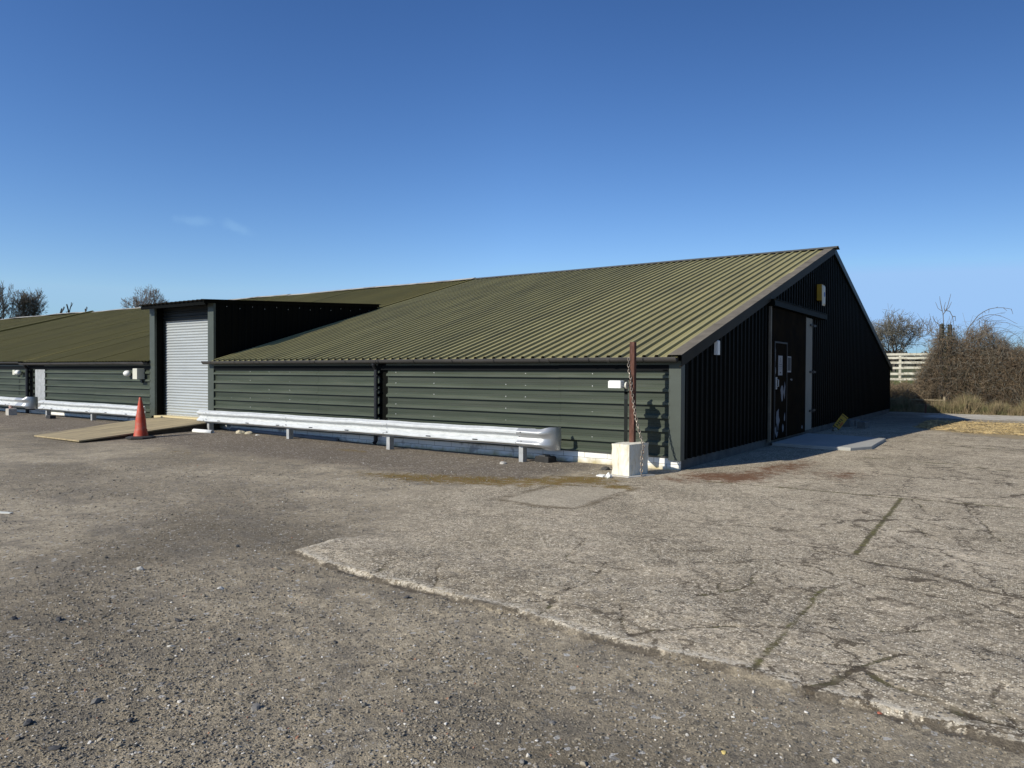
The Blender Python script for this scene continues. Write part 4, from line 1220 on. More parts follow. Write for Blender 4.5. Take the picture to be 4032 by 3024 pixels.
dk.add(V, [tuple(range(n)), tuple(range(n, 2 * n))[::-1]] + [(i, n + i, n + (i + 1) % n, (i + 1) % n) for i in range(n)])
dk.build("shadow_panel", M_DARKSTEEL, cpst)


def chain(pts, r=0.005, link=0.036):
    """string of links through pts"""
    P_ = [Vector(p) for p in pts]
    d = [0]
    for a, b in zip(P_[:-1], P_[1:]): d.append(d[-1] + (b - a).length)
    b_ = MB()
    k = int(d[-1] / (link * 0.78))
    def at(s):
        for i in range(len(d) - 1):
            if s <= d[i + 1]: return P_[i].lerp(P_[i + 1], (s - d[i]) / max(1e-6, d[i + 1] - d[i]))
        return P_[-1]
    for i in range(k):
        c = at((i + 0.5) * link * 0.78); t = (at((i + 1) * link * 0.78) - at(i * link * 0.78)).normalized()
        s = t.cross(Vector((1, 0.3, 0) if i % 2 else (0.3, -1, 0))).normalized()
        o = []
        for q in range(9):
            a = 2 * math.pi * q / 8
            o.append(c + t * (link * 0.5 * math.cos(a)) + s * (link * 0.30 * math.sin(a)))
        b_.tube(o, r, 5, cap=False)
    return b_


ch = chain([(-0.545, -0.785, 1.84), (-0.546, -0.787, 1.70), (-0.53, -0.79, 1.60), (-0.50, -0.795, 1.50), (-0.49, -0.80, 1.35), (-0.455, -0.79, 1.12), (-0.42, -0.80, 0.95), (-0.36, -0.81, 0.74),
            (-0.30, -0.82, 0.56), (-0.27, -0.85, 0.515), (-0.21, -0.93, 0.45), (-0.215, -0.99, 0.30), (-0.20, -1.02, 0.15), (-0.19, -1.05, 0.02)], r=0.0075, link=0.062)
ch.build("chain", M_CHAIN, cpst)

fl = thing("floodlight", (-0.80, -0.75, 1.45), "white floodlight head clamped to the rusty post above the concrete block", "light")
MB().box((-0.885, -0.83, 1.355), (-0.665, -0.70, 1.475), 0.014).build("lamp_head", M_WHITEP, fl)
MB().tube([(-0.66, -0.76, 1.37), (-0.58, -0.755, 1.42)], 0.007, 6).build("arm", M_GALVPOST, fl)
MB().tube([(-0.585, -0.80, 1.40), (-0.560, -0.80, 1.40)], 0.055, 14).build("bracket_plate", M_PALEBOX, fl)

# litter by the block
lt = MB()
lt.add([(-0.80, -1.37, 0.015), (-0.66, -1.42, 0.018), (-0.64, -1.36, 0.035), (-0.77, -1.31, 0.028), (-0.80, -1.37, 0.0), (-0.66, -1.42, 0.0), (-0.64, -1.36, 0.0), (-0.77, -1.31, 0.0)], [(0, 1, 2, 3), (0, 4, 5, 1), (1, 5, 6, 2), (2, 6, 7, 3), (3, 7, 4, 0)])
tag(lt.build("paper_scrap", M_WHITEP, None, shift=(0, 0, 0)), "flat white scrap lying left of the concrete block", "litter")
lt = MB()
rr = random.Random(5)
n = 9
V = []
for j in range(5):
    for k in range(n):
        r = [0.045, 0.06, 0.05, 0.03, 0.008][j] * rr.uniform(0.6, 1.2)
        V.append((-0.55 + r * math.cos(2 * math.pi * k / n), -1.44 + r * math.sin(2 * math.pi * k / n), 0.0 + j * 0.020 + rr.uniform(-0.005, 0.008)))
F_ = [(i * n + k, i * n + (k + 1) % n, (i + 1) * n + (k + 1) % n, (i + 1) * n + k) for i in range(4) for k in range(n)]
tag(lt.add(V, F_).build("crumpled_wrapper", M_WHITEP), "crumpled white wrapper on the moss before the concrete block", "litter")

# ------------------------------------------------------------------ bits along the wall
pv = thing("plastic_pipe", (-11.9, -0.98, 0.09), "short white plastic pipe lying right of the ramp", "pipe")
a, b = Vector((-12.30, -1.02, 0.105)), Vector((-11.66, -0.92, 0.098))
t_ = (b - a).normalized(); s_ = t_.cross(Vector((0, 0, 1))).normalized(); u_ = s_.cross(t_)
n = 18; V = []
for p, r in ((a, 0.055), (b, 0.055), (b, 0.049), (a, 0.049)):
    for k in range(n): V.append(p + s_ * r * math.cos(2 * math.pi * k / n) + u_ * r * math.sin(2 * math.pi * k / n))
F_ = [(i * n + k, i * n + (k + 1) % n, ((i + 1) % 4) * n + (k + 1) % n, ((i + 1) % 4) * n + k) for i in range(4) for k in range(n)]
pvo = MB().add(V, F_).build("tube", M_WHITEP, pv, smooth=True)
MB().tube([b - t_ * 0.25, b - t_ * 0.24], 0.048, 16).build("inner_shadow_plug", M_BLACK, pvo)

gp = thing("grey_pipe", (-10, -0.14, 0.05), "long grey pipe lying along the plinth under the barrier", "pipe")
MB().tube([(-12.0, -0.16, 0.10), (-11.0, -0.15, 0.09), (-9.5, -0.15, 0.07), (-8.05, -0.14, 0.05)], 0.055, 10).build("tube", mat("grey_drain_pipe", (0.16, 0.17, 0.19), 0.6, var=0.1), gp, smooth=True)

dbx = thing("drain_hopper", (-2.35, -0.3, 0), "small dark box lying under the curled barrier end", "box")
MB().prism([(-2.56, -0.42), (-2.26, -0.44), (-2.24, -0.20), (-2.54, -0.18)], -0.05, 0.105, 0.02).build("body", M_RUBBER, dbx)
MB().prism([(-2.50, -0.38), (-2.36, -0.39), (-2.34, -0.24), (-2.48, -0.23)], 0.106, 0.125, 0.008).build("lid", mat("grey_lid", (0.12, 0.12, 0.12), 0.6), dbx)

def stone(name, c, r, m_, label, cat, seed, flat=0.7, grp=None):
    rr = random.Random(seed)
    import bmesh
    bm = bmesh.new(); bmesh.ops.create_icosphere(bm, subdivisions=2, radius=1)
    for v in bm.verts:
        k = 1 + 0.25 * math.sin(v.co.x * 3 + seed) * math.cos(v.co.y * 2.5 + seed * 2) + rr.uniform(-0.08, 0.08)
        v.co = Vector((v.co.x * r[0] * k, v.co.y * r[1] * k, v.co.z * r[2] * k))
    me = bpy.data.meshes.new(name); bm.to_mesh(me); bm.free()
    me.materials.append(m_)
    o = bpy.data.objects.new(name, me); COL.objects.link(o); o.location = c
    o.rotation_euler = (0, 0, rr.uniform(0, 3))
    return tag(o, label, cat, grp)
M_RUBBLE = mat("pale_rubble", (0.52, 0.46, 0.33), 0.9, var=0.2, vscale=12, bump=0.3)
stone("rubble_lump", (-11.15, -0.50, 0.08), (0.13, 0.10, 0.07), M_RUBBLE, "tan rubble lump under the barrier just right of the white pipe", "rubble", 1)
stone("rubble_lump", (-10.85, -0.47, 0.075), (0.09, 0.08, 0.06), M_RUBBLE, "second pale rubble lump right of the white pipe", "rubble", 2)
stone("rubble_lump", (-10.45, -0.50, 0.05), (0.08, 0.05, 0.03), M_WHITEP, "small flat white lump under the barrier farther right of the white pipe", "rubble", 3)
stone("rubble_lump", (-2.85, -0.98, 0.0), (0.09, 0.07, 0.035), M_CBASE, "grey stone on the gravel at the foot of the rightmost barrier post", "rubble", 4)
stone("rubble_lump", (-1.02, -0.62, 0.0), (0.10, 0.07, 0.05), mat("dark_stone", (0.07, 0.065, 0.06), 0.9), "dark stone against the white plinth left of the concrete block", "rubble", 5)
br = thing("brick", (-20.3, -0.95, 0.1), "dark brick lying on the gravel under the middle barrier", "brick")
MB().prism([(-20.45, -1.0), (-20.12, -1.02), (-20.10, -0.86), (-20.43, -0.84)], 0.02, 0.19, 0.008).build("brick_body", mat("dark_brick", (0.03, 0.03, 0.032), 0.9), br)
cbk = thing("concrete_cube", (-23.2, -0.95, 0.1), "small pale concrete block before the far black downpipe", "block")
MB().prism([(-23.30, -1.05), (-22.98, -1.08), (-22.94, -0.85), (-23.26, -0.82)], 0.0, 0.31, 0.012).build("block_body", M_CBASE, cbk)
stone("pink_stone", (-23.18, -0.94, 0.36), (0.07, 0.06, 0.06), mat("pink_stone", (0.55, 0.36, 0.30), 0.8), "pinkish stone on top of the small concrete block", "stone", 9)

# ------------------------------------------------------------------ by the gable
slab = MB().prism([(0.05, 5.15), (0.95, 5.0), (1.68, 5.0), (1.98, 5.65), (1.92, 7.95), (0.9, 8.25), (0.05, 8.35)], -0.05, 0.075, 0.012)
tag(slab.build("door_slab", M_CEMENT), "smooth pale concrete slab on the ground before the sliding door", "slab")

ys_ = thing("caution_sign", (0.3, 11.0, 0), "yellow folding caution sign lying tilted against the gable foot", "sign")
def tilted(b_, u0, v0, u1, v1, off, th):
    o = Vector((0.16, 10.85, 0.10)); U = Vector((0.40, 0.28, 0.62)).normalized(); V_ = Vector((0.80, 0.50, -0.40)).normalized()
    N_ = U.cross(V_).normalized()
    V_ = N_.cross(U).normalized()
    if V_.x < 0: V_ = -V_
    if N_.y > 0: N_ = -N_
    P_ = [o + U * a + V_ * b + N_ * c for c in (off, off + th) for a, b in ((u0, v0), (u1, v0), (u1, v1), (u0, v1))]
    b_.add(P_, [(3, 2, 1, 0), (4, 5, 6, 7), (0, 1, 5, 4), (1, 2, 6, 5), (2, 3, 7, 6), (3, 0, 4, 7)])
b_ = MB(); tilted(b_, 0, -0.02, 0.46, 0.18, 0, 0.02); b_.build("panel", M_YELLOW, ys_)
b_ = MB(); tilted(b_, 0.02, -0.02, 0.05, 0.18, 0.021, 0.002); tilted(b_, 0.41, -0.02, 0.43, 0.18, 0.021, 0.002)
for k in range(4): tilted(b_, 0.10 + k * 0.06, 0.02, 0.13 + k * 0.06, 0.08 + 0.02 * (k % 2), 0.021, 0.002)
b_.build("print", M_BLACK, ys_)
b_ = MB(); tilted(b_, 0.12, 0.12, 0.26, 0.15, 0.021, 0.002); b_.build("red_print", M_REDP, ys_)
for k, (x, y, l_, h_, lab) in enumerate(((0.60, 11.95, 0.40, 0.20, "pale breeze block lying end-on nearest the yard, right of the yellow sign"), (0.12, 12.35, 0.44, 0.22, "breeze block lying against the gable foot behind the yellow sign"), (0.20, 12.85, 0.44, 0.2, "farthest breeze block of the row at the gable foot"))):
    t = thing("breeze_block", (x, y, 0), lab, "block", "breeze blocks at the gable foot")
    MB().prism([(x, y), (x + 0.22, y - 0.04), (x + 0.26, y + l_), (x + 0.03, y + l_ + 0.04)], -0.02, h_, 0.008).build("block_body", M_BLOCK, t)
stone("white_lump", (0.30, 10.35, 0.05), (0.08, 0.07, 0.07), M_JAMB, "white plastic lump on the ground left of the yellow sign", "litter", 12)

# white road marking chip at far left
tag(MB().prism([(-5.05, -8.16), (-4.60, -7.94), (-4.62, -7.90), (-5.10, -8.07)], 0.0, 0.012).build("white_marking", mat("worn_white_paint", (0.62, 0.63, 0.58), 0.8, var=0.1, vscale=8)), kind="structure")

# ------------------------------------------------------------------ gravel
def make_stones(n, pos, size, tone, nm_, seed):
    """n low-poly stones in one mesh"""
    r = np.random.default_rng(seed)
    g = (1 + 5 ** .5) / 2
    ico = np.array([(-1, g, 0), (1, g, 0), (-1, -g, 0), (1, -g, 0), (0, -1, g), (0, 1, g), (0, -1, -g), (0, 1, -g), (g, 0, -1), (g, 0, 1), (-g, 0, -1), (-g, 0, 1)], float)
    ico /= np.linalg.norm(ico[0])
    tri = np.array([(0, 11, 5), (0, 5, 1), (0, 1, 7), (0, 7, 10), (0, 10, 11), (1, 5, 9), (5, 11, 4), (11, 10, 2), (10, 7, 6), (7, 1, 8), (3, 9, 4), (3, 4, 2), (3, 2, 6), (3, 6, 8), (3, 8, 9), (4, 9, 5), (2, 4, 11), (6, 2, 10), (8, 6, 7), (9, 8, 1)])
    V = ico[None] * (1 + r.uniform(-0.28, 0.28, (n, 12, 1)))
    V = V * np.stack([r.uniform(0.7, 1.35, n), r.uniform(0.6, 1.0, n), r.uniform(0.35, 0.75, n)], -1)[:, None, :]
    a = r.uniform(0, 6.28, n); c, s = np.cos(a), np.sin(a)
    tl = r.uniform(-0.5, 0.5, n)
    x, y, z = V[..., 0], V[..., 1], V[..., 2]
    z2 = z * np.cos(tl)[:, None] + x * np.sin(tl)[:, None]; x2 = x * np.cos(tl)[:, None] - z * np.sin(tl)[:, None]
    V = np.stack([x2 * c[:, None] - y * s[:, None], x2 * s[:, None] + y * c[:, None], z2], -1) * size[:, None, None] + pos[:, None, :]
    F_ = (tri[None] + (np.arange(n) * 12)[:, None, None]).reshape(-1, 3)
    o = np_mesh(nm_, V.reshape(-1, 3), F_, M_STONE)
    at = o.data.attributes.new('tone', 'FLOAT_COLOR', 'POINT')
    tt = np.repeat(np.concatenate([tone, np.ones((n, 1))], 1), 12, 0)
    at.data.foreach_set('color', tt.astype(np.float32).ravel())
    return o


M_STONE = mat("gravel_stone", (0.2, 0.2, 0.2), 0.85, spec=0.25)
_N, _L = M_STONE.node_tree.nodes, M_STONE.node_tree.links
_a = _N.new("ShaderNodeAttribute"); _a.attribute_name = 'tone'
_L.new(_a.outputs['Color'], _N["Principled BSDF"].inputs['Base Color'])

cam_xy = np.array([4.625, -11.388])
def scatter(n, rmin, rmax, a0, a1, seed, power=1.0):
    r = np.random.default_rng(seed)
    d = rmin * (rmax / rmin) ** (r.random(n) ** power)
    a = np.radians(r.uniform(a0, a1, n))
    return np.stack([cam_xy[0] - np.sin(a) * d, cam_xy[1] + np.cos(a) * d], -1), d


P, D = scatter(150000, 1.8, 14.0, -12, 86, 101)
sdv = conc_sd(P[:, 0], P[:, 1])
cl = vnoise(P[:, 0], P[:, 1], 51, 0.9) + 0.7 * vnoise(P[:, 0], P[:, 1], 52, 0.3)
dn = 0.24 + 1.9 * np.maximum(cl, 0) ** 1.3
for (cx, cy, rr_, am) in ((1.2, -9.7, 0.9, 0.5), (1.75, -9.5, 0.35, 1.0), (1.9, -8.1, 0.5, 0.4), (3.2, -8.0, 0.7, 0.25), (0.6, -9.9, 0.5, 0.5), (-0.4, -9.2, 1.0, 0.3)):
    dn += am * np.exp(-((P[:, 0] - cx) ** 2 + (P[:, 1] - cy) ** 2) / rr_ ** 2)
dn = np.where(sdv > -0.02, dn * np.where(P[:, 1] < -6, 0.03, 0.10), dn)
wallok = P[:, 1] < -0.25
keep = (rng.random(len(P)) < dn) & wallok
P, D, cl = P[keep], D[keep], cl[keep]
n = len(P)
size = 0.0028 + 0.0058 * rng.random(n) ** 2.4 + 0.0010 * D * rng.random(n) ** 2 * 0.5
big = rng.random(n) < 0.012
size = np.where(big, size * rng.uniform(1.3, 2.3, n), size)
Z = ground_z(P[:, 0], P[:, 1]) + size * 0.22 + 0.001
Z += np.where((conc_sd(P[:, 0], P[:, 1]) > 0) & (P[:, 1] < -6.5), 0.030, 0)
nmv = np.exp(-(np.hypot(P[:, 0] - 2.5, P[:, 1] + 9) / 5.0) ** 2)
Z += nmv * 0.010 * vnoise(P[:, 0], P[:, 1], 31, 0.06) + nmv * 0.012 * vnoise(P[:, 0], P[:, 1], 32, 0.16)
g = rng.random(n)
tone = np.stack([0.190 + 0.16 * g, 0.166 + 0.14 * g, 0.126 + 0.108 * g], -1)
k = rng.random(n)
tone = np.where((k < 0.30)[:, None], np.stack([0.095 + 0.05 * g, 0.088 + 0.05 * g, 0.076 + 0.045 * g], -1), tone)
tone = np.where((k > 0.955)[:, None], np.stack([0.50 + 0.2 * g, 0.47 + 0.2 * g, 0.41 + 0.2 * g], -1), tone)
tone = np.where(((k > 0.94) & (k < 0.946))[:, None], np.stack([0.36 + 0 * g, 0.19 + 0 * g, 0.12 + 0 * g], -1), tone)
gravel = make_stones(n, np.concatenate([P, Z[:, None]], 1), size, tone, "loose_gravel", 61)
tag(gravel, "loose grey and pale chippings scattered over the worn tarmac", "gravel", kind="stuff")

# individually visible bigger stones
BS = [(-0.67, -9.39, .030, 0), (-0.42, -9.23, .045, 0), (0.95, -9.65, .032, 1), (1.64, -9.25, .034, 1), (1.9, -9.52, .022, 2), (0.93, -9.94, .035, 0), (1.27, -9.65, .024, 0), (1.27, -9.97, .026, 0),
      (-1.17, -8.3, .035, 2), (0.18, -8.78, .032, 0), (-0.19, -8.23, .030, 2), (1.04, -7.57, .030, 0), (0.57, -9.05, .024, 2), (0.78, -8.75, .026, 0), (1.01, -9.35, .022, 1), (1.05, -9.33, .020, 0),
      (4.0, -8.15, .024, 2), (3.97, -8.19, .020, 1), (2.87, -8.55, .018, 1), (4.08, -7.58, .020, 3), (3.14, -7.8, .016, 1), (2.95, -8.91, .020, 1), (2.3, -8.7, .015, 2), (3.6, -8.35, .016, 4)]
tones = [(0.075, 0.075, 0.077), (0.20, 0.19, 0.175), (0.55, 0.53, 0.48), (0.48, 0.16, 0.10), (0.55, 0.43, 0.16)]
P = np.array([(x, y) for x, y, s, t in BS]); S_ = np.array([s for x, y, s, t in BS]) * 0.8
Zb = ground_z(P[:, 0], P[:, 1]) + S_ * 0.25
st2 = make_stones(len(BS), np.concatenate([P, Zb[:, None]], 1), S_, np.array([tones[t] for x, y, s, t in BS]), "larger_gravel", 62)
tag(st2, "larger dark and white stones lying loose on the gravel", "gravel", kind="stuff")

# ------------------------------------------------------------------ vegetation builders
def tubes_mesh(segs, name, m_, parent=None, sides=3):
    """segs: array (n,8) p0(3) p1(3) r0 r1"""
    S = np.asarray(segs, float)
    p0, p1, r0, r1 = S[:, :3], S[:, 3:6], S[:, 6], S[:, 7]
    d = p1 - p0; L_ = np.linalg.norm(d, axis=1, keepdims=True); d = d / np.maximum(L_, 1e-6)
    up = np.where(np.abs(d[:, 2:3]) < 0.9, np.array([[0, 0, 1.0]]), np.array([[1.0, 0, 0]]))
    a = np.cross(d, up); a /= np.linalg.norm(a, axis=1, keepdims=True); b = np.cross(d, a)
    ang = np.arange(sides) * 2 * np.pi / sides
    ring = a[:, None, :] * np.cos(ang)[None, :, None] + b[:, None, :] * np.sin(ang)[None, :, None]
    V = np.concatenate([p0[:, None, :] + ring * r0[:, None, None], p1[:, None, :] + ring * r1[:, None, None]], 1)
    base = (np.arange(len(S)) * 2 * sides)[:, None, None]
    k = np.arange(sides)
    f = np.stack([k, (k + 1) % sides, sides + (k + 1) % sides, sides + k], -1)
    F_ = (f[None] + base).reshape(-1, 4)
    V = V.reshape(-1, 3)
    if parent is not None: V = V - np.array(parent.location)
    return np_mesh(name, V, F_, m_, parent=parent)


def leaf_mesh(P, size, name, m_, parent=None, seed=0, upright=False, droop=0.0, aspect=0.5):
    r = np.random.default_rng(seed)
    n = len(P)
    u = r.normal(size=(n, 3)); u /= np.linalg.norm(u, axis=1, keepdims=True)
    if upright:
        u[:, 2] = np.abs(u[:, 2]) * 2.5 + 1.2; u /= np.linalg.norm(u, axis=1, keepdims=True)
    w = np.cross(u, r.normal(size=(n, 3))); w /= np.linalg.norm(w, axis=1, keepdims=True)
    s = size[:, None]
    V = np.stack([P - u * s * (0 if upright else 1), P + w * s * aspect, P + u * s * (2 if upright else 1), P - w * s * aspect], 1)
    if upright: V[:, 1] = P + w * s * aspect; V[:, 3] = P - w * s * aspect
    F_ = np.arange(n * 4).reshape(n, 4)
    V = V.reshape(-1, 3)
    if parent is not None: V = V - np.array(parent.location)
    return np_mesh(name, V, F_, m_, parent=parent)


def bare_tree(base, H, fork, R_, label, seed, thick=0.28, twig=0.035, m_twig=M_TWIG, levels=5, spread=0.75, name="bare_tree", group=None, nmain=6, lean=0.0, kids=3.6, flat=1.0):
    rr = random.Random(seed)
    t = thing(name, base, label, "tree", group)
    limbs = []; fine = []
    B = Vector(base)

    def grow(p, d, ln, r, lv):
        steps = 3 if lv < 4 else 2
        q = p
        for i in range(steps):
            d = (d + Vector((rr.gauss(0, 0.20), rr.gauss(0, 0.20), rr.gauss(0.05, 0.15)))).normalized()
            q2 = q + d * ln / steps
            r2 = r * (0.82 if lv > 0 else 0.93)
            (limbs if lv < 3 else fine).append((*q, *q2, max(r, twig * 0.5), max(r2, twig * 0.4)))
            q, r = q2, r2
            if lv >= 1 and lv < levels and i < steps - 1 and rr.random() < 0.85:
                s = Vector((rr.gauss(0, 1), rr.gauss(0, 1), rr.gauss(0.25, 0.7))).normalized()
                grow(q, (d * 0.6 + s * 0.8).normalized(), ln * rr.uniform(0.45, 0.75), r * 0.55, lv + 1)
        if lv < levels:
            k = int(kids + rr.random())
            for _ in range(k):
                s = Vector((rr.gauss(0, 1), rr.gauss(0, 1), rr.gauss(0.2, 0.75))).normalized()
                grow(q, (d * 0.85 + s * spread).normalized(), ln * rr.uniform(0.60, 0.85), r * 0.62, lv + 1)

    limbs.append((*B, *(B + Vector((lean * 0.4, 0, fork * 0.5))), thick, thick * 0.86))
    limbs.append((*(B + Vector((lean * 0.4, 0, fork * 0.5))), *(B + Vector((lean, 0, fork))), thick * 0.86, thick * 0.78))
    top = B + Vector((lean, 0, fork))
    for i in range(nmain):
        a = 2 * math.pi * (i + rr.uniform(-0.3, 0.3)) / nmain
        tilt = rr.uniform(0.15, 1.05) if i else 0.1
        grow(top, Vector((math.cos(a) * math.sin(tilt), math.sin(a) * math.sin(tilt), math.cos(tilt))), (H - fork) * 0.40, thick * 0.5, 1)
    A = np.array(limbs); Fm = np.array(fine)
    # fit the crown into its real height and spread
    allp = np.concatenate([Fm[:, 3:6], A[:, 3:6]])
    hz = np.percentile(allp[:, 2] - top.z, 99.5)
    hr = np.percentile(np.hypot(allp[:, 0] - top.x, allp[:, 1] - top.y), 99)
    for M_ in (A, Fm):
        for o in (0, 3):
            m1 = M_[:, o + 2] > top.z - 50
            above = M_[:, o + 2] > top.z - 1e-6
            M_[:, o + 2] = np.where(above, top.z + (M_[:, o + 2] - top.z) * (H - fork) / hz, np.maximum(M_[:, o + 2], top.z - (H - fork) * 0.15))
            k = R_ / hr
            isx = np.hypot(M_[:, o] - top.x, M_[:, o + 1] - top.y) > 1e-3
            M_[:, o] = np.where(above, top.x + (M_[:, o] - top.x) * k, M_[:, o]); M_[:, o + 1] = np.where(above, top.y + (M_[:, o + 1] - top.y) * k, M_[:, o + 1])
    A[0] = (*B, *(B + Vector((lean * 0.4, 0, fork * 0.5))), thick, thick * 0.86)
    A[1] = (*(B + Vector((lean * 0.4, 0, fork * 0.5))), *top, thick * 0.86, thick * 0.78)
    tubes_mesh(A, "trunk", M_TRUNK, t, 5)
    tubes_mesh(Fm, "crown", m_twig, t, 3)
    return t


bare_tree((-8.75, 90, 1.9), 7.2, 1.2, 4.3, "bare spreading tree behind the white paddock fence", 5, thick=0.22, twig=0.032, m_twig=M_TWIGR, nmain=10, spread=0.62, kids=3.15)
bare_tree((-170, 53.0, 1), 19.0, 9.5, 4.6, "tall bare tree at the far left edge above the roof ridge", 11, thick=0.42, twig=0.055, spread=0.62, nmain=6, kids=2.8, lean=-0.6, group="bare trees beyond the barn")
bare_tree((-172, 58.6, 1), 17.8, 9.6, 4.6, "rounded bare tree left of the two dead stems beyond the roof", 14, thick=0.40, twig=0.055, spread=0.62, nmain=9, kids=2.9, group="bare trees beyond the barn")
bare_tree((-168, 82.0, 1), 20.3, 12.0, 6.2, "brownish bare tree showing above the left of the entrance canopy", 17, thick=0.45, twig=0.06, spread=0.7, nmain=8, kids=2.8, group="bare trees beyond the barn", m_twig=mat("brown_twig", (0.165, 0.125, 0.095), 0.9, var=0.3, vscale=0.5))


def dead_stem(base, H, label, seed):
    rr = random.Random(seed)
    t = thing("dead_stem", base, label, "dead tree", "dead stems beyond the barn")
    s = []
    def go(p, d, ln, r, lv):
        k = 8 if lv == 0 else 4
        for i in range(k):
            d = (d + Vector((rr.gauss(0, 0.10), rr.gauss(0, 0.12), 0.08))).normalized()
            q = p + d * ln / k
            s.append((*p, *q, r, r * 0.90)); p, r = q, r * 0.90
            if (lv == 0 and i in (5, 6)) or (lv == 1 and i == 1):
                sd_ = 1 if rr.random() < 0.5 else -1
                go(p, (d + Vector((0, sd_ * 0.45, 0.2))).normalized(), 2.4 if lv == 0 else 1.2, r * 0.75, lv + 1)
    go(Vector(base), Vector((0, 0, 1)), H, 0.34, 0)
    tubes_mesh(s, "stem", M_TRUNK, t, 4)
    return t


dead_stem((-170, 63.2, 1), 15.6, "forked dead stem standing right of the rounded bare tree", 3)
dead_stem((-170, 65.0, 1), 15.2, "thin dead stem farther right, alone above the pale ridge", 8)
dead_stem((-170, 61.9, 1), 14.4, "short crooked dead stem beside the rounded bare tree", 21)

# ------------------------------------------------------------------ bramble thicket on the right
def canes(n, x0, x1, y0, y1, zt, seed, hmin=0.3, r=0.007, wild=0.5):
    rr = np.random.default_rng(seed)
    out = []
    for _ in range(n):
        x, y = rr.uniform(x0, x1), rr.uniform(y0, y1)
        zg = gz(x, y)
        h = zt(x, y) * rr.uniform(0.35, 1.0)
        az = rr.uniform(0, 6.28); L_ = rr.uniform(0.5, 1.6) * wild * 2
        k = 7
        P0 = Vector((x, y, zg))
        for i in range(k):
            u = (i + 1) / k
            arch = math.sin(u * rr.uniform(1.6, 2.4))
            P1 = Vector((x + math.cos(az) * L_ * u + rr.normal(0, 0.06), y + math.sin(az) * L_ * u * 0.6 + rr.normal(0, 0.06), zg + h * arch + rr.normal(0, 0.05)))
            out.append((*P0, *P1, r * (1.2 - u * 0.7), r * (1.1 - u * 0.7)))
            P0 = P1
    return out


HX = [0.5, 0.9, 1.2, 1.5, 1.9, 2.5, 3.0, 3.5, 3.9, 4.3, 4.7, 5.3, 6.2, 7.5]
HZ = [1.2, 1.9, 2.7, 3.25, 3.45, 3.35, 3.40, 3.45, 3.05, 2.65, 2.35, 2.2, 1.9, 1.4]
def hump(x, y):
    return float(np.interp(x, HX, HZ)) * (0.93 + 0.10 * math.sin(x * 7.1 + 1) * math.sin(x * 3.3))


def tangle(n, x0, x1, y0, y1, zt, seed, lmin=0.08, lmax=0.42, r=0.0055):
    """short crossing twigs filling a volume, denser towards its surface"""
    g_ = np.random.default_rng(seed)
    x = g_.uniform(x0, x1, n); y = g_.uniform(y0, y1, n)
    top = np.array([zt(a, b) for a, b in zip(x, y)])
    z = ground_z(x, y) + top * g_.random(n) ** 1.05 * 1.04
    d = g_.normal(size=(n, 3)); d /= np.linalg.norm(d, axis=1, keepdims=True)
    L_ = g_.uniform(lmin, lmax, n)[:, None]
    P0 = np.stack([x, y, z], -1)
    mid = P0 + d * L_ * 0.5
    d2 = d + g_.normal(0, 0.45, (n, 3)); P2 = mid + d2 * L_ * 0.5
    rr_ = np.full((n, 1), r) * g_.uniform(0.6, 1.6, (n, 1))
    return np.concatenate([np.concatenate([P0, mid, rr_, rr_ * 0.8], 1), np.concatenate([mid, P2, rr_ * 0.8, rr_ * 0.4], 1)])


def leaves_in(n, x0, x1, y0, y1, zt, seed, pw=0.7):
    g_ = np.random.default_rng(seed)
    x = g_.uniform(x0, x1, n); y = g_.uniform(y0, y1, n)
    top = np.array([zt(a, b) for a, b in zip(x, y)])
    cl_ = vnoise(x * 1.0, (y + 3) * 1.0 + top, 91, 0.5)
    z = ground_z(x, y) + top * g_.random(n) ** pw * 1.03
    cl_ = vnoise(x, z, 92, 0.35) + 0.7 * vnoise(x + y, z, 93, 0.14)
    k = cl_ > g_.uniform(-0.55, 0.45, n)
    return np.stack([x, y, z], -1)[k]


thk = thing("bramble_thicket", (2.8, 26.0, 0), "tall tangled brown bramble thicket at the right beyond the yard", "thicket")
seg = canes(300, 0.9, 5.6, 24.8, 27.3, hump, 1, r=0.0065)
tubes_mesh(seg, "canes", M_BRAMBLE, thk, 3)
rr = np.random.default_rng(5)
tubes_mesh(tangle(30000, 0.7, 6.6, 24.6, 27.4, hump, 4), "twigs", M_BRAMBLE, thk, 3)
tubes_mesh(tangle(5000, 0.6, 6.6, 24.5, 27.2, lambda x, y: hump(x, y) * 1.08, 14, 0.15, 0.65, 0.006), "pale_twigs", M_TWIGR, thk, 3)
sp_ = []
for _ in range(150):                       # long whips that break the outline
    x = rr.uniform(0.9, 6.2); zt_ = gz(x, 25.5) + hump(x, 25.5)
    dx, L_ = rr.normal(0, 0.35), rr.uniform(0.25, 0.75)
    y_ = rr.uniform(24.9, 26.8)
    q_ = [(x, y_, zt_ - 0.5), (x + dx * 0.3, y_, zt_ - 0.5 + (0.5 + L_) * 0.6), (x + dx * 0.8, y_, zt_ + L_ * 0.75), (x + dx * 1.6, y_, zt_ + L_ * rr.uniform(0.6, 1.0))]
    for a_, b_2, r_ in zip(q_[:-1], q_[1:], (0.008, 0.006, 0.004)): sp_.append((*a_, *b_2, r_, r_ * 0.7))
tubes_mesh(sp_, "whips", M_TWIG, thk, 3)
LP = leaves_in(52000, 0.7, 6.6, 24.6, 27.4, hump, 7, 0.95)
leaf_mesh(LP, rr.uniform(0.014, 0.034, len(LP)), "leaves", M_LEAF, thk, 6)

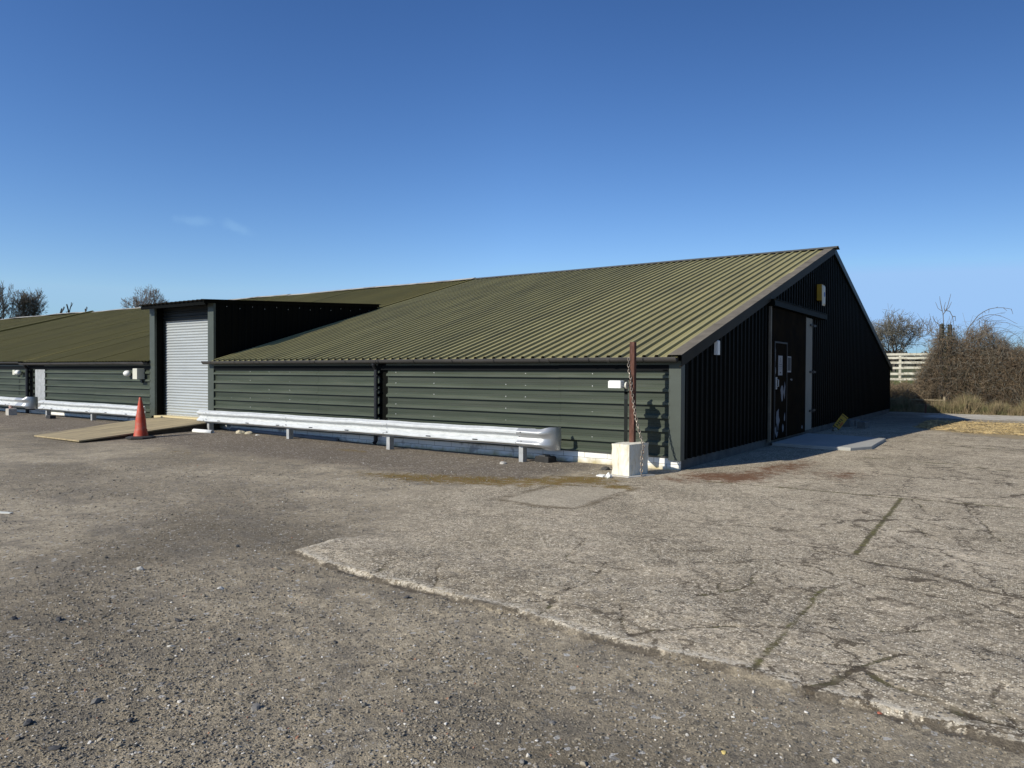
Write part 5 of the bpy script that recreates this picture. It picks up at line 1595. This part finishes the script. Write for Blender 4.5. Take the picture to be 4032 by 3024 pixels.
# ivy-clad broken trunks inside the thicket with saplings on top
stp = thing("broken_trunk", (1.75, 25.3, 0.1), "broken ivy-clad tree trunk standing up out of the brambles", "tree")
g0 = gz(1.75, 25.3)
tk = [(1.62, 25.3, g0, 1.60, 25.3, g0 + 2.0, 0.16, 0.12), (1.60, 25.3, g0 + 2.0, 1.61, 25.3, g0 + 3.75, 0.12, 0.09), (1.90, 25.35, g0, 1.90, 25.35, g0 + 2.2, 0.15, 0.11), (1.90, 25.35, g0 + 2.2, 1.92, 25.35, g0 + 3.72, 0.11, 0.08)]
tubes_mesh(tk, "trunk", M_TRUNK, stp, 7)
iv = np.stack([rr.normal(1.76, 0.17, 900), rr.normal(25.25, 0.14, 900), g0 + 3.75 * rr.random(900) ** 0.7], -1)
leaf_mesh(iv, rr.uniform(0.02, 0.05, 900), "ivy", M_IVY, stp, 8)


def polyline(pts, r0, r1):
    out = []; n = len(pts) - 1
    for i in range(n):
        a, b = r0 + (r1 - r0) * i / n, r0 + (r1 - r0) * (i + 1) / n
        out.append((*pts[i], *pts[i + 1], a, b))
    return out


# whips above the trunk (x offset measured at y = 25.6)
wh = []
Yw = 25.6
K = [[(1.66, 3.6), (1.63, 4.2), (1.60, 4.35), (1.42, 4.50), (1.32, 4.78)], [(1.60, 4.35), (1.55, 4.6), (1.50, 4.85), (1.48, 5.02)], [(1.62, 4.2), (1.70, 4.32), (1.80, 4.6), (1.87, 4.95), (1.90, 5.12)],
     [(1.70, 4.34), (1.66, 4.5), (1.71, 4.75)], [(1.72, 4.36), (1.84, 4.5), (1.94, 4.75)], [(1.72, 4.38), (1.88, 4.34), (1.98, 4.1), (2.02, 3.8), (2.06, 3.5)], [(2.0, 4.1), (2.08, 4.12), (2.10, 3.9)],
     [(1.45, 3.8), (1.30, 3.95), (1.22, 4.15)], [(1.30, 3.4), (1.05, 3.6), (0.95, 3.9)], [(1.05, 3.6), (0.98, 3.52), (0.75, 3.55)], [(1.2, 3.5), (1.1, 3.8), (1.14, 4.05)]]
for q in K: wh += polyline([(x, Yw + 0.05 * i, z) for i, (x, z) in enumerate(q)], 0.017, 0.006)
for k in range(26):
    x = rr.uniform(0.7, 2.1); z = rr.uniform(3.2, 3.8); dx = rr.normal(0, 0.12)
    wh += polyline([(x, Yw, z), (x + dx, Yw, z + 0.2), (x + dx * 2.2, Yw + 0.05, z + rr.uniform(0.3, 0.55))], 0.009, 0.004)
tubes_mesh(wh, "whips", M_TWIG, stp, 4)
# arching canes to the right of the trunk
arc = []
for (x0, z0, xs1, zs1, x2, z2, r) in ((2.50, 3.3, 2.95, 4.55, 4.1, 4.32, .018), (2.9, 3.9, 3.4, 4.25, 4.2, 3.75, .013), (2.6, 3.4, 3.1, 3.95, 3.9, 4.2, .010), (2.95, 3.9, 3.0, 3.5, 3.1, 3.2, .013), (3.2, 3.4, 3.7, 3.95, 4.4, 3.5, .010), (3.0, 3.3, 3.6, 3.75, 4.3, 3.2, .009),
                                   (3.3, 3.2, 3.9, 3.6, 4.5, 3.0, .009), (2.4, 3.2, 2.7, 3.9, 3.3, 4.0, .009)):
    pts = []
    for i in range(9):
        u = i / 8
        x = (1 - u) ** 2 * x0 + 2 * u * (1 - u) * xs1 + u * u * x2
        z = (1 - u) ** 2 * z0 + 2 * u * (1 - u) * (zs1 + 0.15) + u * u * z2
        pts.append((x + rr.normal(0, 0.012), 25.4 + 0.05 * u, z))
        if i > 3 and rr.random() < 0.6:
            arc += polyline([pts[-1], (x + rr.normal(0.08, 0.05), 25.42, z + rr.normal(-0.05, 0.12))], r * 0.6, r * 0.3)
    arc += polyline(pts, r, r * 0.45)
tubes_mesh(arc, "arching_canes", M_TWIG, thk, 4)

# lower hedge bank, between barn corner and thicket, and to the right
def bank(name, label, x0, x1, y0, y1, h, n, seed, m_=M_BRAMBLE, leafm=M_LEAF):
    t = thing(name, ((x0 + x1) / 2, (y0 + y1) / 2, 0), label, "hedge", "low hedge banks behind the yard")
    zf = lambda x, y: h * (0.88 + 0.16 * math.sin(x * 2.3 + seed) * math.sin(x * 0.9) + 0.08 * math.sin(x * 9.0))
    tubes_mesh(np.concatenate([np.array(canes(n // 6, x0, x1, y0, y1, zf, seed, r=0.006, wild=0.35)), tangle(n * 14, x0, x1, y0, y1, zf, seed + 9)]), "canes", m_, t, 3)
    LP = leaves_in(n * 26, x0, x1, y0, y1, zf, seed + 3)
    leaf_mesh(LP, np.random.default_rng(seed).uniform(0.013, 0.032, len(LP)), "leaves", leafm, t, seed + 1)
    return t


bank("hedge", "low brown bramble bank between the barn corner and the thicket", -2.5, 1.4, 23.9, 26.2, 1.22, 700, 31, M_BRAMBLE2)
bank("hedge", "low olive and brown scrub bank right of the tall thicket", 5.6, 12.5, 23.8, 27.0, 1.9, 1000, 33)
bank("hedge", "distant grey-green hedge beyond the thicket at the right edge", 4.5, 14.0, 31.0, 34.0, 2.1, 800, 35, M_TWIGR, M_LEAF)

# dry grass skirt along the far edge of the yard
gn = 26000
gx = rr.uniform(-1.5, 12.5, gn); gy = 23.35 + np.abs(rr.normal(0, 0.7, gn)) + 0.06 * (gx > 4)
gzv = ground_z(gx, gy)
sz = rr.uniform(0.08, 0.34, gn) * (1.0 + 0.5 * np.sin(gx * 1.7) * np.sin(gx * 4.1))
grs = leaf_mesh(np.stack([gx, gy, gzv], -1), sz, "dry_grass", M_DRYGRASS, None, 77, upright=True, aspect=0.035)
tag(grs, "dry straw-coloured and greenish grass fringe along the back of the yard", "grass", kind="stuff")
gn = 9000
gx = rr.uniform(-6, 12.5, gn); gy = rr.uniform(29, 36, gn)
grs = leaf_mesh(np.stack([gx, gy, ground_z(gx, gy)], -1), rr.uniform(0.04, 0.11, gn), "green_grass", M_GREENGRASS, None, 78, upright=True, aspect=0.08)
tag(grs, "bright green grass on the bank below the white fence", "grass", kind="stuff")
# straw litter on the concrete
gn = 9000
gx = rr.uniform(1.9, 9, gn); gy = rr.uniform(12.0, 17.4, gn)
ok = (gy > 12.6 - 0.9 * np.clip(gx - 2.8, -1, 2)) & (gy > 11)
gx, gy = gx[ok], gy[ok]
P = np.stack([gx, gy, ground_z(gx, gy) + 0.012 + 0.02 * rr.random(len(gx))], -1)
u = rr.normal(size=(len(P), 3)); u[:, 2] *= 0.15; u /= np.linalg.norm(u, axis=1, keepdims=True)
L_ = rr.uniform(0.04, 0.12, len(P))[:, None]
S = np.concatenate([P - u * L_, P + u * L_, np.full((len(P), 1), 0.006), np.full((len(P), 1), 0.006)], 1)
tag(tubes_mesh(S, "straw_litter", M_STRAW, None, 3), "yellow straw litter spread on the yard beyond the barn corner", "straw", kind="stuff")

# ------------------------------------------------------------------ fences
def rails(name, label, x0, x1, y, zlist, rh, post_xs, m_, pw=0.12, top=None, zg=None):
    t = thing(name, (x0, y, zg if zg is not None else 0), label, "fence")
    for z in zlist:
        b_ = MB()
        k = max(1, int((x1 - x0) / 3))
        for i in range(k):
            a0, a1 = x0 + (x1 - x0) * i / k, x0 + (x1 - x0) * (i + 1) / k
            dz = random.uniform(-0.015, 0.015)
            b_.box((a0, y - 0.03, z + dz), (a1 - 0.01, y + 0.0, z + rh + dz))
        b_.build("rail", m_, t)
    for x in post_xs:
        MB().box((x - pw / 2, y + 0.002, (zg or 0) - 0.1), (x + pw / 2, y + 0.12, top)).build("post", m_, t)
    return t


rails("paddock_fence", "tall weathered white rail fence on the grassy bank behind the barn corner", -8.2, 9.5, 36.0, (1.25, 1.56, 1.90, 2.20, 2.46, 2.66), 0.13, (-7.0, -4.2, -1.32, 1.6, 4.4, 7.2), M_FENCE, 0.13, 2.66, 1.15)
rails("rustic_fence", "low grey-brown post and rail fence half hidden in the dry grass", -1.2, 1.9, 23.95, (0.30, 0.50), 0.035, (-1.0, 0.22, 1.85), M_OLDWOOD, 0.08, 0.66, 0.0)
rs_ = thing("red_stake", (1.27, 22.98, 0), "short dark rusty stake at the back edge of the yard", "stake")
MB().box((1.235, 22.96, -0.05), (1.30, 23.02, 0.36)).build("stake_body", M_RUST, rs_)
fp = rails("weathered_rail", "long pale rail lying level behind the right-hand scrub", 4.2, 12.0, 28.5, (1.18,), 0.10, (4.5, 8.0, 11.5), M_FENCE, 0.1, 1.3, 0.4)

# ------------------------------------------------------------------ distant tree line
def tree_line(name, label, x0, x1, y0, y1, hm, n, seed, s=0.5):
    rr = np.random.default_rng(seed)
    u = rr.random(n)
    x = x0 + (x1 - x0) * u + rr.normal(0, 2, n); y = y0 + (y1 - y0) * u + rr.normal(0, 4, n)
    hh = hm * (0.75 + 0.25 * np.sin(u * 23) * np.sin(u * 61 + 1)) * rr.random(n) ** 0.7
    z = ground_z(x, y) + hh
    o = leaf_mesh(np.stack([x, y, z], -1), rr.uniform(0.5, 1.2, n) * s, name, M_FARTREE, None, seed, aspect=0.6)
    return tag(o, label, "trees", kind="stuff")


tree_line("distant_hedgerow", "dark distant hedgerow seen low behind the white fence", -60, 120, 230, 220, 5.5, 30000, 91, 1.0)
tree_line("distant_woodland", "low distant woodland beyond the left end of the barn", -420, -380, -260, 420, 12, 20000, 92, 2.2)
